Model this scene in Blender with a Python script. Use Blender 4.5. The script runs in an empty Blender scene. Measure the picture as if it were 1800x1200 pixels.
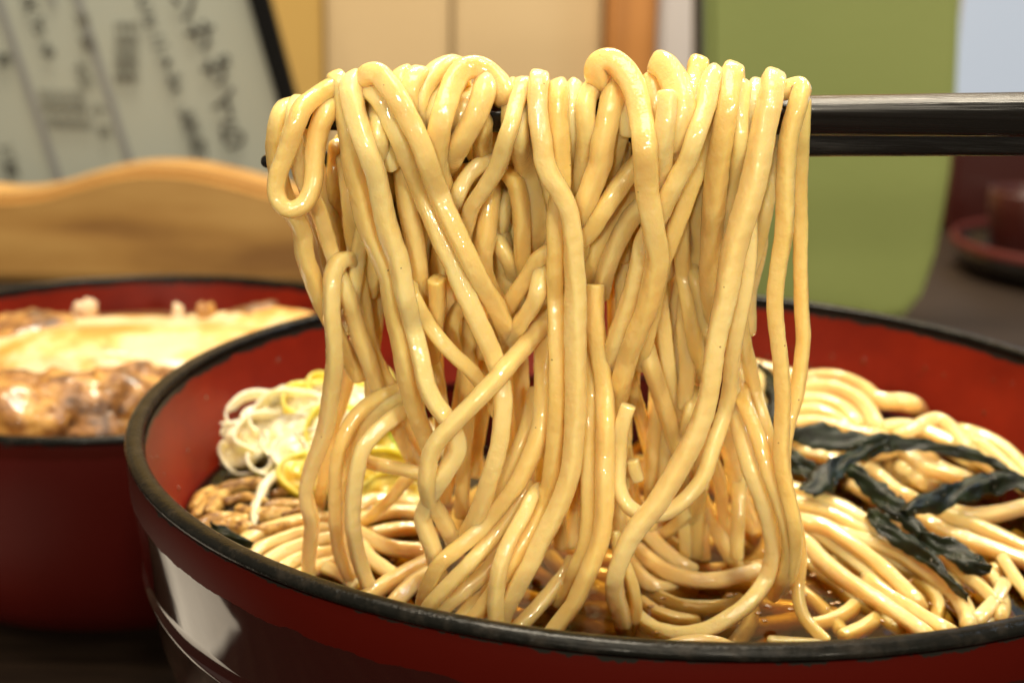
import bpy, bmesh, math, random
import numpy as np
from mathutils import Vector, Matrix
random.seed(7); rng = np.random.default_rng(7)
sc = bpy.context.scene
C = sc.collection
R = math.radians

# ------------------------------------------------------------------ camera
CAM = np.array([-0.0251, -0.2294, 0.0756])
PITCH, ROLL, FPX = 0.2722, -0.0194, 2400.0
_F = np.array([0, math.cos(PITCH), -math.sin(PITCH)])
_U = np.array([0, math.sin(PITCH), math.cos(PITCH)])
_R = np.array([1.0, 0, 0])
RV = math.cos(ROLL) * _R - math.sin(ROLL) * _U
UV = math.sin(ROLL) * _R + math.cos(ROLL) * _U
FV = _F
cam = bpy.data.cameras.new('camera')
camo = bpy.data.objects.new('camera', cam); C.objects.link(camo)
m = Matrix.Identity(4)
for i in range(3):
    m[i][0] = RV[i]; m[i][1] = UV[i]; m[i][2] = -FV[i]; m[i][3] = CAM[i]
camo.matrix_world = m
cam.lens = 48.0; cam.sensor_width = 36.0; cam.clip_start = 0.005; cam.clip_end = 30
cam.dof.use_dof = True; cam.dof.focus_distance = 0.181; cam.dof.aperture_fstop = 18.5
cam.dof.aperture_blades = 7
sc.camera = camo

# ------------------------------------------------------------------ world, lamps, exposure
w = bpy.data.worlds.new('World'); sc.world = w; w.use_nodes = True
bg = w.node_tree.nodes['Background']
bg.inputs[0].default_value = (1.0, 0.86, 0.68, 1); bg.inputs[1].default_value = 0.30
sc.view_settings.view_transform = 'Standard'; sc.view_settings.look = 'None'
sc.view_settings.exposure = 0.0; sc.view_settings.gamma = 1.0
sc.cycles.max_bounces = 10; sc.cycles.transparent_max_bounces = 16
sc.cycles.caustics_reflective = False; sc.cycles.caustics_refractive = False

def area(name, loc, target, size, size_y, power, col):
    l = bpy.data.lights.new(name, 'AREA'); l.shape = 'RECTANGLE'; l.size = size; l.size_y = size_y
    l.energy = power; l.color = col
    o = bpy.data.objects.new(name, l); C.objects.link(o); o.location = loc
    o.rotation_euler = (Vector(target) - Vector(loc)).to_track_quat('-Z', 'Y').to_euler()
    return o
WARM = (1.0, 0.88, 0.68)
area('overhead_light', (0.0, -0.36, 0.85), (0, -.02, 0.02), 0.55, 0.40, 4.6, WARM)
area('added_glint_lamp', (-0.16, -0.95, 0.25), (-0.02, 0.0, 0.02), 0.06, 0.06, 3.5, WARM)  # this and the next two: small unseen lamps added for glints on the noodles
area('added_glint_lamp', (0.42, -0.85, 0.30), (0.02, 0, 0.02), 0.06, 0.06, 2.3, WARM)
area('added_glint_lamp', (0.10, -0.62, 0.48), (0, 0, 0), 0.05, 0.05, 1.9, WARM)
area('overhead_light', (0.24, 0.60, 0.84), (0.1, 0.2, 0), 0.45, 0.16, 3.4, WARM)  # unseen lamp added behind to put a sheen on the chopstick's upper face
area('overhead_light', (-0.10, 0.40, 1.1), (-0.1, 0.8, 0.1), 0.30, 0.30, 23.0, WARM)  # unseen lamp added to brighten the rear wall and menu
area('window_light', (0.62, 0.35, 0.45), (0.03, 0, 0.03), 0.10, 0.18, 1.3, (0.62, 0.80, 1.0))

# ------------------------------------------------------------------ helpers
def P(u, v, c):
    """world point on the viewing ray through photo pixel (u,v) at camera depth c"""
    return CAM + c * ((u - 900) / FPX * RV - (v - 600) / FPX * UV + FV)
def dirv(u, v): return (u - 900) / FPX * RV - (v - 600) / FPX * UV + FV
def atY(u, v, Y): d = dirv(u, v); return CAM + d * ((Y - CAM[1]) / d[1])
def atZ(u, v, Z): d = dirv(u, v); return CAM + d * ((Z - CAM[2]) / d[2])
def cY(u, v, Y): return (Y - CAM[1]) / dirv(u, v)[1]
def cZ(u, v, Z): return (Z - CAM[2]) / dirv(u, v)[2]

def mesh_obj(name, verts, faces, mat=None, parent=None, smooth=True):
    me = bpy.data.meshes.new(name)
    me.from_pydata([tuple(map(float, p)) for p in verts], [], faces); me.update()
    if smooth: me.polygons.foreach_set('use_smooth', [True] * len(me.polygons))
    o = bpy.data.objects.new(name, me); C.objects.link(o)
    if mat: me.materials.append(mat)
    if parent: o.parent = parent
    return o
def tag(o, label=None, cat=None, group=None, kind=None):
    for k, x in (('label', label), ('category', cat), ('group', group), ('kind', kind)):
        if x: o[k] = x
    return o
def thing(name, loc, label, cat, group=None):
    o = bpy.data.objects.new(name, None); C.objects.link(o); o.location = loc; o.empty_display_size = .01
    o['label'] = label; o['category'] = cat
    if group: o['group'] = group
    bpy.context.view_layer.update()
    return o
def box(name, x0, x1, y0, y1, z0, z1, mat, parent=None, bev=0.0):
    bm = bmesh.new(); bmesh.ops.create_cube(bm, size=1)
    for vv in bm.verts:
        vv.co = Vector(((x0 + x1) / 2 + vv.co.x * (x1 - x0), (y0 + y1) / 2 + vv.co.y * (y1 - y0), (z0 + z1) / 2 + vv.co.z * (z1 - z0)))
    if bev: bmesh.ops.bevel(bm, geom=bm.edges[:], offset=bev, segments=3, affect='EDGES')
    me = bpy.data.meshes.new(name); bm.to_mesh(me); bm.free()
    o = bpy.data.objects.new(name, me); C.objects.link(o); me.materials.append(mat)
    if parent: o.parent = parent
    return o
def lathe(name, prof, mat, parent=None, seg=192, cx=0, cy=0, cz=0):
    vs, fs = [], []
    n = len(prof)
    for k in range(seg):
        a = 2 * math.pi * k / seg
        for r, z in prof: vs.append((cx + r * math.cos(a), cy + r * math.sin(a), cz + z))
    for k in range(seg):
        k2 = (k + 1) % seg
        for i in range(n - 1): fs.append((k * n + i, k * n + i + 1, k2 * n + i + 1, k2 * n + i))
    return mesh_obj(name, vs, fs, mat, parent)
def smooth_curve(pts, step):
    """Catmull-Rom resample of an (n,k) array at about step units (measured on the first two columns)"""
    p = np.asarray(pts, float)
    q = np.vstack([2 * p[0] - p[1], p, 2 * p[-1] - p[-2]])
    out = []
    for i in range(1, len(q) - 2):
        a, b, c_, d = q[i - 1], q[i], q[i + 1], q[i + 2]
        L = np.linalg.norm((c_ - b)[:3 if step < 1 else 2]); n = max(2, int(math.ceil(L / step)))
        for t in np.linspace(0, 1, n, endpoint=False):
            out.append(0.5 * ((2 * b) + (-a + c_) * t + (2 * a - 5 * b + 4 * c_ - d) * t * t + (-a + 3 * b - 3 * c_ + d) * t ** 3))
    out.append(q[-2]); return np.array(out)
def lap(x, k=1):
    x = x.copy()
    for _ in range(k):
        y = x.copy(); y[1:-1] = 0.5 * x[1:-1] + 0.25 * (x[:-2] + x[2:]); x = y
    return x
def tube(path, rad, ring=16, sq=2.5, asp=1.0, seed=0, wob=0.012, flat_end=False):
    """tube mesh data along a 3-D path; slightly squared section, uneven thickness, closed ends"""
    p = np.asarray(path, float); n = len(p)
    r_ = np.full(n, rad) if np.isscalar(rad) else np.asarray(rad, float)
    g = np.random.default_rng(seed)
    T = np.gradient(p, axis=0); T /= np.linalg.norm(T, axis=1)[:, None] + 1e-12
    N = np.zeros_like(p); ref = np.array([0.2, -1, 0.1]); ref -= T[0] * ref.dot(T[0]); N[0] = ref / np.linalg.norm(ref)
    for i in range(1, n):
        v = N[i - 1] - T[i] * N[i - 1].dot(T[i]); N[i] = v / (np.linalg.norm(v) + 1e-12)
    B = np.cross(T, N)
    s = np.concatenate([[0], np.cumsum(np.linalg.norm(np.diff(p, axis=0), axis=1))])
    ph = g.uniform(0, 6.28, 6)
    mod = 1 + wob * (np.sin(s * 520 + ph[0]) * .6 + np.sin(s * 1330 + ph[1]) * .5 + np.sin(s * 210 + ph[2]))
    tw = ph[3] + s * g.uniform(-25, 25) + .3 * np.sin(s * 150 + ph[4])
    ang = np.linspace(0, 2 * math.pi, ring, endpoint=False)
    e = 2.0 / sq
    cx = np.sign(np.cos(ang)) * np.abs(np.cos(ang)) ** e; cy = np.sign(np.sin(ang)) * np.abs(np.sin(ang)) ** e
    nf = 0.8 + 0.2 * (1 / np.maximum(np.hypot(cx, cy), 1e-6)); cx, cy = cx * nf, cy * nf
    vs = []
    for i in range(n):
        a = tw[i]; ca, sa = math.cos(a), math.sin(a)
        X = (cx * asp) * ca - (cy / asp) * sa; Y = (cx * asp) * sa + (cy / asp) * ca
        rr = (r_[i] * mod[i] * (1 + .014 * np.sin(s[i] * 1100 + 3 * ang + ph[5]) + .012 * np.sin(s[i] * 2300 - 2 * ang + ph[4]) + .012 * np.sin(s[i] * 600 + ang + ph[1])))[:, None]
        vs.append(p[i] + (X[:, None] * N[i] + Y[:, None] * B[i]) * rr)
    def cap(i, sgn):
        out = []
        for k, f in ((.30, .955), (.55, .80), (.72, .5)) if not flat_end else ((.10, .97), (.20, .88), (.24, .5)):
            out.append(p[i] + (vs_raw[i] - p[i]) * f + sgn * T[i] * r_[i] * k)
        return out
    vs_raw = vs
    c0 = cap(0, -1)[::-1]; c1 = cap(n - 1, 1)
    rings = c0 + list(vs) + c1
    V = np.concatenate(rings); K = len(rings); F = []
    for i in range(K - 1):
        for j in range(ring):
            j2 = (j + 1) % ring
            F.append((i * ring + j, (i + 1) * ring + j, (i + 1) * ring + j2, i * ring + j2))
    V = np.vstack([V, rings[0].mean(0), rings[-1].mean(0)])
    a0, a1 = len(V) - 2, len(V) - 1
    for j in range(ring):
        j2 = (j + 1) % ring
        F.append((a0, j, j2)); F.append((a1, (K - 1) * ring + j2, (K - 1) * ring + j))
    return V, F

# ------------------------------------------------------------------ materials
def mat(name, col, rough=.5, metal=0, coat=0, coat_rough=.05, sss=0, sss_r=(1, .5, .25), sss_scale=.002, emis=None, emis_s=0, spec=.5, ior=None):
    mt = bpy.data.materials.new(name); mt.use_nodes = True
    b = mt.node_tree.nodes['Principled BSDF']; I = b.inputs
    I['Base Color'].default_value = (*col, 1); I['Roughness'].default_value = rough; I['Metallic'].default_value = metal
    I['Coat Weight'].default_value = coat; I['Coat Roughness'].default_value = coat_rough
    I['Specular IOR Level'].default_value = spec
    if ior: I['IOR'].default_value = ior
    if sss:
        I['Subsurface Weight'].default_value = sss; I['Subsurface Radius'].default_value = sss_r; I['Subsurface Scale'].default_value = sss_scale
    if emis:
        I['Emission Color'].default_value = (*emis, 1); I['Emission Strength'].default_value = emis_s
    return mt
class NT:
    def __init__(s, mt): s.t = mt.node_tree; s.b = s.t.nodes.get('Principled BSDF')
    def n(s, typ, **kw):
        nd = s.t.nodes.new(typ)
        for k, x in kw.items():
            if k in nd.inputs: nd.inputs[k].default_value = x
            else: setattr(nd, k, x)
        return nd
    def l(s, a, b): s.t.links.new(a, b)
    def coord(s, sx=1, sy=1, sz=1, kind='Object'):
        tc = s.n('ShaderNodeTexCoord'); mp = s.n('ShaderNodeMapping'); mp.inputs['Scale'].default_value = (sx, sy, sz)
        s.l(tc.outputs[kind], mp.inputs[0]); return mp.outputs[0]
    def noise(s, co, scale, detail=3, rough=.5):
        nd = s.n('ShaderNodeTexNoise', Scale=scale, Detail=detail, Roughness=rough); s.l(co, nd.inputs['Vector']); return nd.outputs['Fac']
    def ramp(s, fac, stops):
        nd = s.n('ShaderNodeValToRGB'); e = nd.color_ramp.elements
        while len(e) < len(stops): e.new(.5)
        for el, (p_, c_) in zip(e, stops): el.position = p_; el.color = (*c_, 1) if len(c_) == 3 else c_
        s.l(fac, nd.inputs[0]); return nd.outputs[0]
    def bump(s, h, strength, dist, prev=None):
        nd = s.n('ShaderNodeBump', Strength=strength, Distance=dist); s.l(h, nd.inputs['Height'])
        if prev: s.l(prev, nd.inputs['Normal'])
        return nd.outputs[0]
    def math(s, op, a, b=None, clamp=False):
        nd = s.n('ShaderNodeMath', operation=op, use_clamp=clamp)
        for i, x in enumerate((a, b)):
            if x is None: continue
            if isinstance(x, (int, float)): nd.inputs[i].default_value = x
            else: s.l(x, nd.inputs[i])
        return nd.outputs[0]
    def mix(s, fac, a, b):
        nd = s.n('ShaderNodeMix', data_type='RGBA')
        for sock, x in ((nd.inputs[0], fac), (nd.inputs[6], a), (nd.inputs[7], b)):
            if isinstance(x, (int, float)): sock.default_value = x
            elif isinstance(x, tuple): sock.default_value = (*x, 1)
            else: s.l(x, sock)
        return nd.outputs[2]

def noodle_mat(name, c_lo, c_hi, wet=1.0):
    mt = mat(name, c_hi, rough=.55, coat=.8 * wet, coat_rough=.10, sss=.75, sss_r=(1, .62, .25), sss_scale=.0042, spec=.25)
    t = NT(mt); co = t.coord()
    oi = t.n('ShaderNodeObjectInfo')
    big = t.noise(co, 110, 2)
    f = t.math('ADD', t.math('MULTIPLY', big, .7), t.math('MULTIPLY', oi.outputs['Random'], .45))
    base = t.ramp(f, [(.25, c_lo), (.8, c_hi)])
    # sparse bran specks
    vo = t.n('ShaderNodeTexVoronoi', Scale=560.0); t.l(co, vo.inputs['Vector'])
    dot = t.math('LESS_THAN', vo.outputs['Distance'], .075)
    sp = t.n('ShaderNodeSeparateColor'); t.l(vo.outputs['Color'], sp.inputs[0])
    rare = t.math('GREATER_THAN', sp.outputs[0], .93)
    t.l(t.mix(t.math('MULTIPLY', t.math('MULTIPLY', dot, rare), .75), base, (.16, .08, .02)), t.b.inputs['Base Color'])
    h1 = t.noise(co, 700, 3, .6); h2 = t.noise(co, 2600, 2, .6)
    hb = t.math('ADD', h1, t.math('MULTIPLY', h2, .25))
    t.l(t.bump(hb, 1.0, .00018), t.b.inputs['Normal'])
    # wet film: patches of fine ripples that break the lamps up into glints
    patch = t.ramp(t.noise(co, 170, 2), [(.42, (.35,) * 3), (.60, (1,) * 3)])
    fine = t.noise(co, 2300, 1, .45)
    t.l(t.bump(t.math('MULTIPLY', fine, patch), 1.0, .00011), t.b.inputs['Coat Normal'])
    t.b.inputs['Coat Roughness'].default_value = .03; t.b.inputs['Coat IOR'].default_value = 1.72; t.b.inputs['Coat Weight'].default_value = 1.0
    return mt
M_NOODLE = noodle_mat('noodle_wet', (.82, .54, .165), (.90, .67, .29))
M_NOODLE_SOUP = noodle_mat('noodle_in_broth', (.70, .465, .16), (.83, .61, .27))

def lacquer(name, inner=False, rim_z=None):
    mt = mat(name, (.2, .01, .004), rough=.16, coat=.6, coat_rough=.04)
    return mt
def bowl_outer_mat(name, zr, body=(.020, .0030, .0025), band=(.050, .0030, .0014), gl=.08, ct=.22, sp=.42):
    mt = mat(name, body, rough=.10, coat=.5, coat_rough=.03)
    t = NT(mt); co = t.coord()
    sx = t.n('ShaderNodeSeparateXYZ'); t.l(co, sx.inputs[0])
    z = t.math('ADD', sx.outputs[2], t.math('MULTIPLY', t.math('SUBTRACT', t.noise(co, 130, 5, .65), .5), .0022))
    up = t.math('GREATER_THAN', z, zr)
    blk = t.math('GREATER_THAN', t.math('ADD', sx.outputs[2], t.math('MULTIPLY', t.math('SUBTRACT', t.noise(co, 190, 5, .7), .5), .0034)), -.0010)
    c = t.mix(up, body, band); c = t.mix(blk, c, (.012, .011, .009)); t.l(c, t.b.inputs['Base Color'])
    t.l(t.mix(up, (gl,) * 3, (.5,) * 3), t.b.inputs['Roughness']); t.l(t.mix(up, (ct,) * 3, (.0,) * 3), t.b.inputs['Coat Weight'])
    t.l(t.mix(up, (sp,) * 3, (.05,) * 3), t.b.inputs['Specular IOR Level'])
    t.l(t.bump(t.noise(co, 60, 3), .12, .0012), t.b.inputs['Normal'])
    return mt
def bowl_inner_mat(name, top=-.0018):
    mt = mat(name, (.36, .012, .003), rough=.5, coat=.04, coat_rough=.3, spec=.2)
    t = NT(mt); co = t.coord()
    sx = t.n('ShaderNodeSeparateXYZ'); t.l(co, sx.inputs[0])
    n = t.noise(co, 45, 4, .6)
    red = t.ramp(n, [(.3, (.15, .007, .0015)), (.7, (.24, .015, .003))])
    blk = t.math('GREATER_THAN', t.math('ADD', sx.outputs[2], t.math('MULTIPLY', t.math('SUBTRACT', t.noise(co, 170, 5, .7), .5), .0036)), top)
    t.l(t.mix(blk, red, (.012, .011, .010)), t.b.inputs['Base Color'])
    t.l(t.bump(t.noise(co, 150, 3), .1, .0006), t.b.inputs['Normal'])
    return mt
M_RIM = mat('black_lacquer_rim', (.010, .009, .008), rough=.3, coat=.06, coat_rough=.06, spec=.10)
_t = NT(M_RIM); _co = _t.coord()
_t.l(_t.bump(_t.noise(_co, 420, 5, .7), .5, .0005), _t.b.inputs['Normal'])
_t.l(_t.ramp(_t.noise(_co, 300, 4, .7), [(.5, (.006, .006, .005)), (.8, (.028, .023, .018))]), _t.b.inputs['Base Color'])
_t.l(_t.ramp(_t.noise(_co, 200, 4, .7), [(.35, (.14,) * 3), (.7, (.34,) * 3)]), _t.b.inputs['Roughness'])

# ================================================================== SETTING
ZT = -0.085
M_TABLE = mat('dark_table_wood', (.03, .018, .011), rough=.55, coat=0, spec=.25)
_t = NT(M_TABLE); _co = _t.coord(2, 30, 2)
_t.l(_t.ramp(_t.noise(_co, 6, 5, .6), [(.3, (.009, .005, .003)), (.7, (.030, .018, .011))]), _t.b.inputs['Base Color'])
_t.l(_t.bump(_t.noise(_co, 20, 4), .15, .002), _t.b.inputs['Normal'])
tag(box('table_top', -1.4, 1.4, -.55, .78, ZT - .03, ZT, M_TABLE, bev=.002), kind='structure')

M_CREAM = mat('cream_wall', (.60, .40, .185), rough=.75)
_t = NT(M_CREAM); _co = _t.coord()
_t.l(_t.ramp(_t.noise(_co, 3, 3), [(.3, (.52, .37, .19)), (.7, (.58, .43, .24))]), _t.b.inputs['Base Color'])
_t.l(_t.bump(_t.noise(_co, 220, 3), .1, .002), _t.b.inputs['Normal'])
M_YEL = mat('yellow_wall', (.60, .36, .09), rough=.75)
_t = NT(M_YEL); _co = _t.coord()
_t.l(_t.ramp(_t.noise(_co, 3, 3), [(.3, (.47, .29, .07)), (.7, (.55, .35, .10))]), _t.b.inputs['Base Color'])
YW = 0.82
def xw(u, Y=YW, v=80): return float(atY(u, v, Y)[0])
wall = box('wall', -1.5, 1.5, YW + .035, YW + .06, -.9, .9, mat('wall_backing', (.42, .28, .13), rough=.8)); tag(wall, kind='structure')
for (a, b, mm) in ((-400, 215, M_YEL), (221, 566, M_YEL), (572, 790, M_CREAM), (797, 1056, M_CREAM)):
    box('wall_panel', xw(a), xw(b), YW, YW + .034, -.9, .9, mm, wall, bev=.003)
M_POST = mat('orange_wood_post', (.42, .17, .03), rough=.5)
_t = NT(M_POST); _co = _t.coord(30, 30, 1.5)
_t.l(_t.ramp(_t.noise(_co, 3, 4), [(.3, (.36, .14, .025)), (.7, (.50, .21, .045))]), _t.b.inputs['Base Color'])
tag(box('wood_post', xw(1062), xw(1146), YW - .03, YW + .03, -.9, .9, M_POST, bev=.004), 'orange brown wooden post between the cream wall and the pale grey frame', 'post')
wf = thing('window_frame', (xw(1190), YW, 0), 'pale grey upright frame with a black edge beside the orange wooden post', 'window frame')
wf.location = (0, 0, 0)
box('frame', xw(1151), xw(1220), YW - .02, YW + .03, -.9, .9, mat('pale_metal', (.48, .44, .43), rough=.45), wf, bev=.004)
box('edge_strip', xw(1222), xw(1262), YW - .012, YW + .03, -.9, .9, mat('dark_strip', (.05, .05, .055), rough=.5), wf, bev=.002)

# bright window at the right
wn = thing('window', (0, 0, 0), 'bright bluish white window pane behind the green board, upper right', 'window')
box('pane', xw(1640, .86), xw(2100, .86), .795, .801, float(atY(1800, 420, .86)[2]), .5, mat('daylit_pane', (.15, .16, .18), rough=.5, emis=(.72, .82, .95), emis_s=.48), wn)
box('sill', xw(1640, .86), xw(2100, .86), .775, .800, float(atY(1800, 440, .86)[2]), float(atY(1800, 420, .86)[2]), mat('sill_wood', (.12, .05, .02), rough=.5), wn, bev=.003)

# green board standing on the table
def extrude_px(name, pts, Y, thick, mt, parent=None, zmin=None, bev=.0015, slope=0.0):
    pl = []
    for (u, v) in pts:
        p = atY(u, v, Y); z = max(p[2], zmin) if zmin is not None else p[2]
        pl.append((p[0], z))
    bm = bmesh.new()
    fr = [bm.verts.new((x, Y, z)) for x, z in pl]
    f = bm.faces.new(fr)
    g = bmesh.ops.extrude_face_region(bm, geom=[f])
    for e in g['geom']:
        if isinstance(e, bmesh.types.BMVert): e.co.y += thick
    bmesh.ops.recalc_face_normals(bm, faces=bm.faces[:])
    eds = [e for e in bm.edges if abs(e.verts[0].co.y - e.verts[1].co.y) < 1e-6]
    if bev: bmesh.ops.bevel(bm, geom=eds, offset=bev, segments=4, affect='EDGES', clamp_overlap=True)
    me = bpy.data.meshes.new(name); bm.to_mesh(me); bm.free(); me.materials.append(mt)
    o = bpy.data.objects.new(name, me); C.objects.link(o)
    if parent: o.parent = parent
    return o
M_GREEN = mat('green_board', (.24, .25, .065), rough=.6)
_t = NT(M_GREEN); _co = _t.coord()
_t.l(_t.ramp(_t.noise(_co, 6, 3), [(.3, (.225, .275, .075)), (.7, (.275, .325, .095))]), _t.b.inputs['Base Color'])
_t.l(_t.bump(_t.noise(_co, 500, 3), .2, .001), _t.b.inputs['Normal'])
gb = thing('green_board', (0, 0, 0), 'plain olive green upright board with a rounded lower corner behind the noodle bowl', 'board')
extrude_px('panel', [(1240, -120), (1702, -120), (1692, 0), (1685, 170), (1674, 300), (1662, 375), (1648, 448), (1624, 520), (1594, 556), (1545, 574), (1480, 580), (1240, 580)], .385, .018, M_GREEN, gb, zmin=ZT + .001, bev=.004)
extrude_px('edge_trim', [(1226, -120), (1238, -120), (1238, 580), (1226, 580)], .384, .02, mat('dark_trim', (.02, .022, .02), rough=.5), gb, zmin=ZT + .001, bev=.001)

# wooden live-edge board, left
M_WOOD = mat('pale_live_edge_wood', (.50, .25, .06), rough=.5, coat=.15, coat_rough=.3)
_t = NT(M_WOOD); _co = _t.coord(2.6, 2.6, 15)
_wv = _t.n('ShaderNodeTexWave', Scale=1.1, Distortion=3.2, Detail=3.0); _wv.bands_direction = 'Z'; _t.l(_co, _wv.inputs['Vector'])
_n = _t.noise(_co, 3.0, 4)
_c = _t.ramp(_t.math('ADD', _t.math('MULTIPLY', _wv.outputs['Fac'], .04), _t.math('MULTIPLY', _n, .95)), [(.38, (.26, .12, .026)), (.5, (.43, .225, .055)), (.64, (.54, .31, .09))])
_kn = _t.ramp(_t.noise(_t.coord(9, 9, 22), 1.6, 2), [(.64, (0, 0, 0)), (.74, (.7, .7, .7))])
_t.l(_t.mix(_kn, _c, (.26, .12, .03)), _t.b.inputs['Base Color'])
_t.l(_t.bump(_n, .3, .002), _t.b.inputs['Normal'])
wpts = smooth_curve([(-140, 318), (-60, 336), (10, 343), (75, 336), (140, 317), (200, 302), (260, 295), (330, 299), (400, 313), (470, 332), (540, 350), (640, 385), (760, 440)], 18)
wb = extrude_px('live_edge_board', [tuple(q) for q in wpts] + [(775, 520), (-140, 520)], .435, .035, M_WOOD, zmin=ZT + .001, bev=.008)
tag(wb, 'pale golden wooden board with a wavy live edge standing in front of the menu', 'wooden board')

# menu board
M_PAPER = mat('menu_paper', (.27, .265, .20), rough=.6, spec=.3)
_t = NT(M_PAPER); _t.l(_t.ramp(_t.noise(_t.coord(), 8, 2), [(.3, (.35, .375, .325)), (.7, (.40, .425, .37))]), _t.b.inputs['Base Color'])
M_INK = mat('menu_ink', (.035, .032, .025), rough=.6)
M_INK2 = mat('menu_ink_faint', (.12, .115, .09), rough=.6)
M_RULE = mat('menu_rule', (.21, .215, .215), rough=.6)
YM = .515
menu = thing('menu_board', (0, 0, 0), 'upright menu board with blurred columns of dark Japanese writing and a black right edge', 'menu')
extrude_px('sheet', [(-380, -160), (392, -160), (437, 0), (486, 170), (515, 290), (540, 400), (-160, 400)], YM, .004, M_PAPER, menu, bev=0)
extrude_px('edge_binding', [(390, -160), (428, -160), (473, 0), (519, 170), (548, 290), (572, 400), (538, 400), (513, 290), (484, 170), (435, 0)], YM - .004, .009, mat('black_binding', (.004, .004, .004), rough=.6, spec=.1), menu, bev=.001)
for (a, b, wd) in (((-30, -60), (112, 360), 13), ((112, -60), (245, 360), 13), ((62, -60), (92, 10), 8)):
    extrude_px('ruled_line', [a, (a[0] + wd, a[1]), (b[0] + wd, b[1]), b], YM - .0012, .0008, M_RULE, menu, bev=0)
def glyph(txt, u, v, size_px, slope, mt, name='character'):
    cu = bpy.data.curves.new('t', 'FONT'); cu.body = txt; cu.align_x = 'CENTER'; cu.align_y = 'CENTER'; cu.extrude = 0.02; cu.offset = .018
    o = bpy.data.objects.new('t', cu); C.objects.link(o); bpy.context.view_layer.update()
    me = bpy.data.meshes.new_from_object(o.evaluated_get(bpy.context.evaluated_depsgraph_get()))
    bpy.data.objects.remove(o); bpy.data.curves.remove(cu)
    me.name = name; me.materials.clear(); me.materials.append(mt)
    ob = bpy.data.objects.new(name, me); C.objects.link(ob)
    p = atY(u, v, YM - .0016); q = atY(u + slope * 20, v + 20, YM - .0016)
    dn = Vector(q - p).normalized(); yy = -dn; zz = Vector((0, -1, 0)); xx = yy.cross(zz)
    s = size_px * float(cY(u, v, YM)) / FPX
    mx = Matrix.Identity(4)
    for i in range(3):
        mx[i][0] = xx[i] * s; mx[i][1] = yy[i] * s; mx[i][2] = zz[i] * s; mx[i][3] = p[i]
    ob.matrix_world = mx; ob.parent = menu
    return ob
for ch, u, v in (('ソ', 328, 14), ('サ', 356, 68), ('ザ', 384, 130), ('イ', 398, 186), ('ら', 408, 240)): glyph(ch, u, v, 58, .30, M_INK)
for ch, u, v in (('定', 330, 208), ('食', 340, 236), ('付', 350, 264)): glyph(ch, u, v, 34, .30, M_INK)
for ch, u, v in (('と', 252, 4), ('ミ', 264, 38), ('ニ', 280, 76), ('カ', 292, 112), ('丼', 308, 148)): glyph(ch, u, v, 32, .31, M_INK)
for ch, u, v in (('冷', 146, 38), ('麺', 156, 78), ('大', 142, 124), ('盛', 152, 148), ('小', 172, 196), ('可', 184, 236)): glyph(ch, u, v, 28, .33, M_INK2)
for ch, u, v in (('天', 52, 10), ('ざ', 68, 50), ('る', 84, 92), ('海', 8, 110), ('老', 12, 272), ('百', 20, 300)): glyph(ch, u, v, 30, .35, M_INK)
for i in range(4):
    for k in range(4): glyph('日品上中'[k], 76 + i * 20 + k * 6, 168 + k * 18 + i, 19, .35, M_INK2)
for i in range(3):
    for k in range(5): glyph('円自家製麺'[k], 220 + i * 13 - 10, 50 + k * 22, 18, .32, M_INK2)

# condiment tray, cup and box, right
M_DRED = mat('dark_red_lacquer', (.04, .005, .003), rough=.35, coat=.1)
M_BLK = mat('black_lacquer', (.008, .006, .005), rough=.25, coat=.3)
tr = thing('serving_tray', (0, 0, 0), 'round black tray with a dull red lip at the right edge of the picture', 'tray')
tx, ty = .285, .505
lathe('tray_body', [(0, ZT + .002), (.058, ZT + .002), (.064, ZT + .006), (.068, ZT + .016), (.0662, ZT + .016), (.062, ZT + .008), (.056, ZT + .005), (0, ZT + .005)], M_BLK, tr, 96, tx, ty)
lathe('tray_lip', [(.0655, ZT + .0155), (.0655, ZT + .0185), (.067, ZT + .0198), (.0687, ZT + .0185), (.0687, ZT + .0155)], mat('red_lip', (.075, .012, .009), rough=.5, spec=.2), tr, 96, tx, ty)
cp = lathe('cup', [(0, .004), (.016, .004), (.019, .01), (.0215, .032), (.022, .044), (.0212, .0455), (.0204, .044), (.019, .012), (0, .008)], M_DRED, None, 64, .252, .497, ZT + .002)
tag(cp, 'small dark lacquered cup standing in the round tray', 'cup')
bx = box('lacquer_box', float(atY(1676, 300, .62)[0]), float(atY(2000, 300, .62)[0]), .62, .70, ZT, float(atY(1700, 225, .62)[2]), M_DRED, bev=.003)
tag(bx, 'dark red lacquered box behind the round tray', 'box')

# ================================================================== BOWLS
def bowl(loc, label, Rr, outer, inner, rim_r, zband, mats):
    b = thing('lacquer_bowl', loc, label, 'bowl')
    for nm, pr, mt in (('outer_wall', outer, mats[0]), ('inner_wall', inner, mats[1])):
        o = lathe(nm, pr, mt, b)
    n = 20; rc = Rr - rim_r; pr = [(rc + rim_r * math.cos(a), rim_r * .66 * math.sin(a)) for a in np.linspace(math.pi * 1.22, -math.pi * .28, n)]
    lathe('rim', pr, mats[2], b)
    return b
out1 = [(.0895, -.0009), (.0898, -.0030), (.0896, -.0070), (.0890, -.012), (.0882, -.018), (.0878, -.0205), (.0884, -.0210), (.0884, -.0216), (.0877, -.0224), (.0866, -.030), (.0845, -.038), (.0800, -.048), (.0720, -.058), (.0600, -.067), (.0480, -.0730), (.0420, -.0755), (.0400, -.0770), (.0410, ZT + .0005), (.037, ZT + .0005), (.036, -.078), (0, -.077)]
in1 = [(.0868, -.0008), (.0866, -.004), (.0855, -.010), (.0835, -.018), (.0810, -.027), (.0770, -.038), (.0700, -.050), (.0580, -.061), (.0400, -.069), (.02, -.072), (0, -.0725)]
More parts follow.
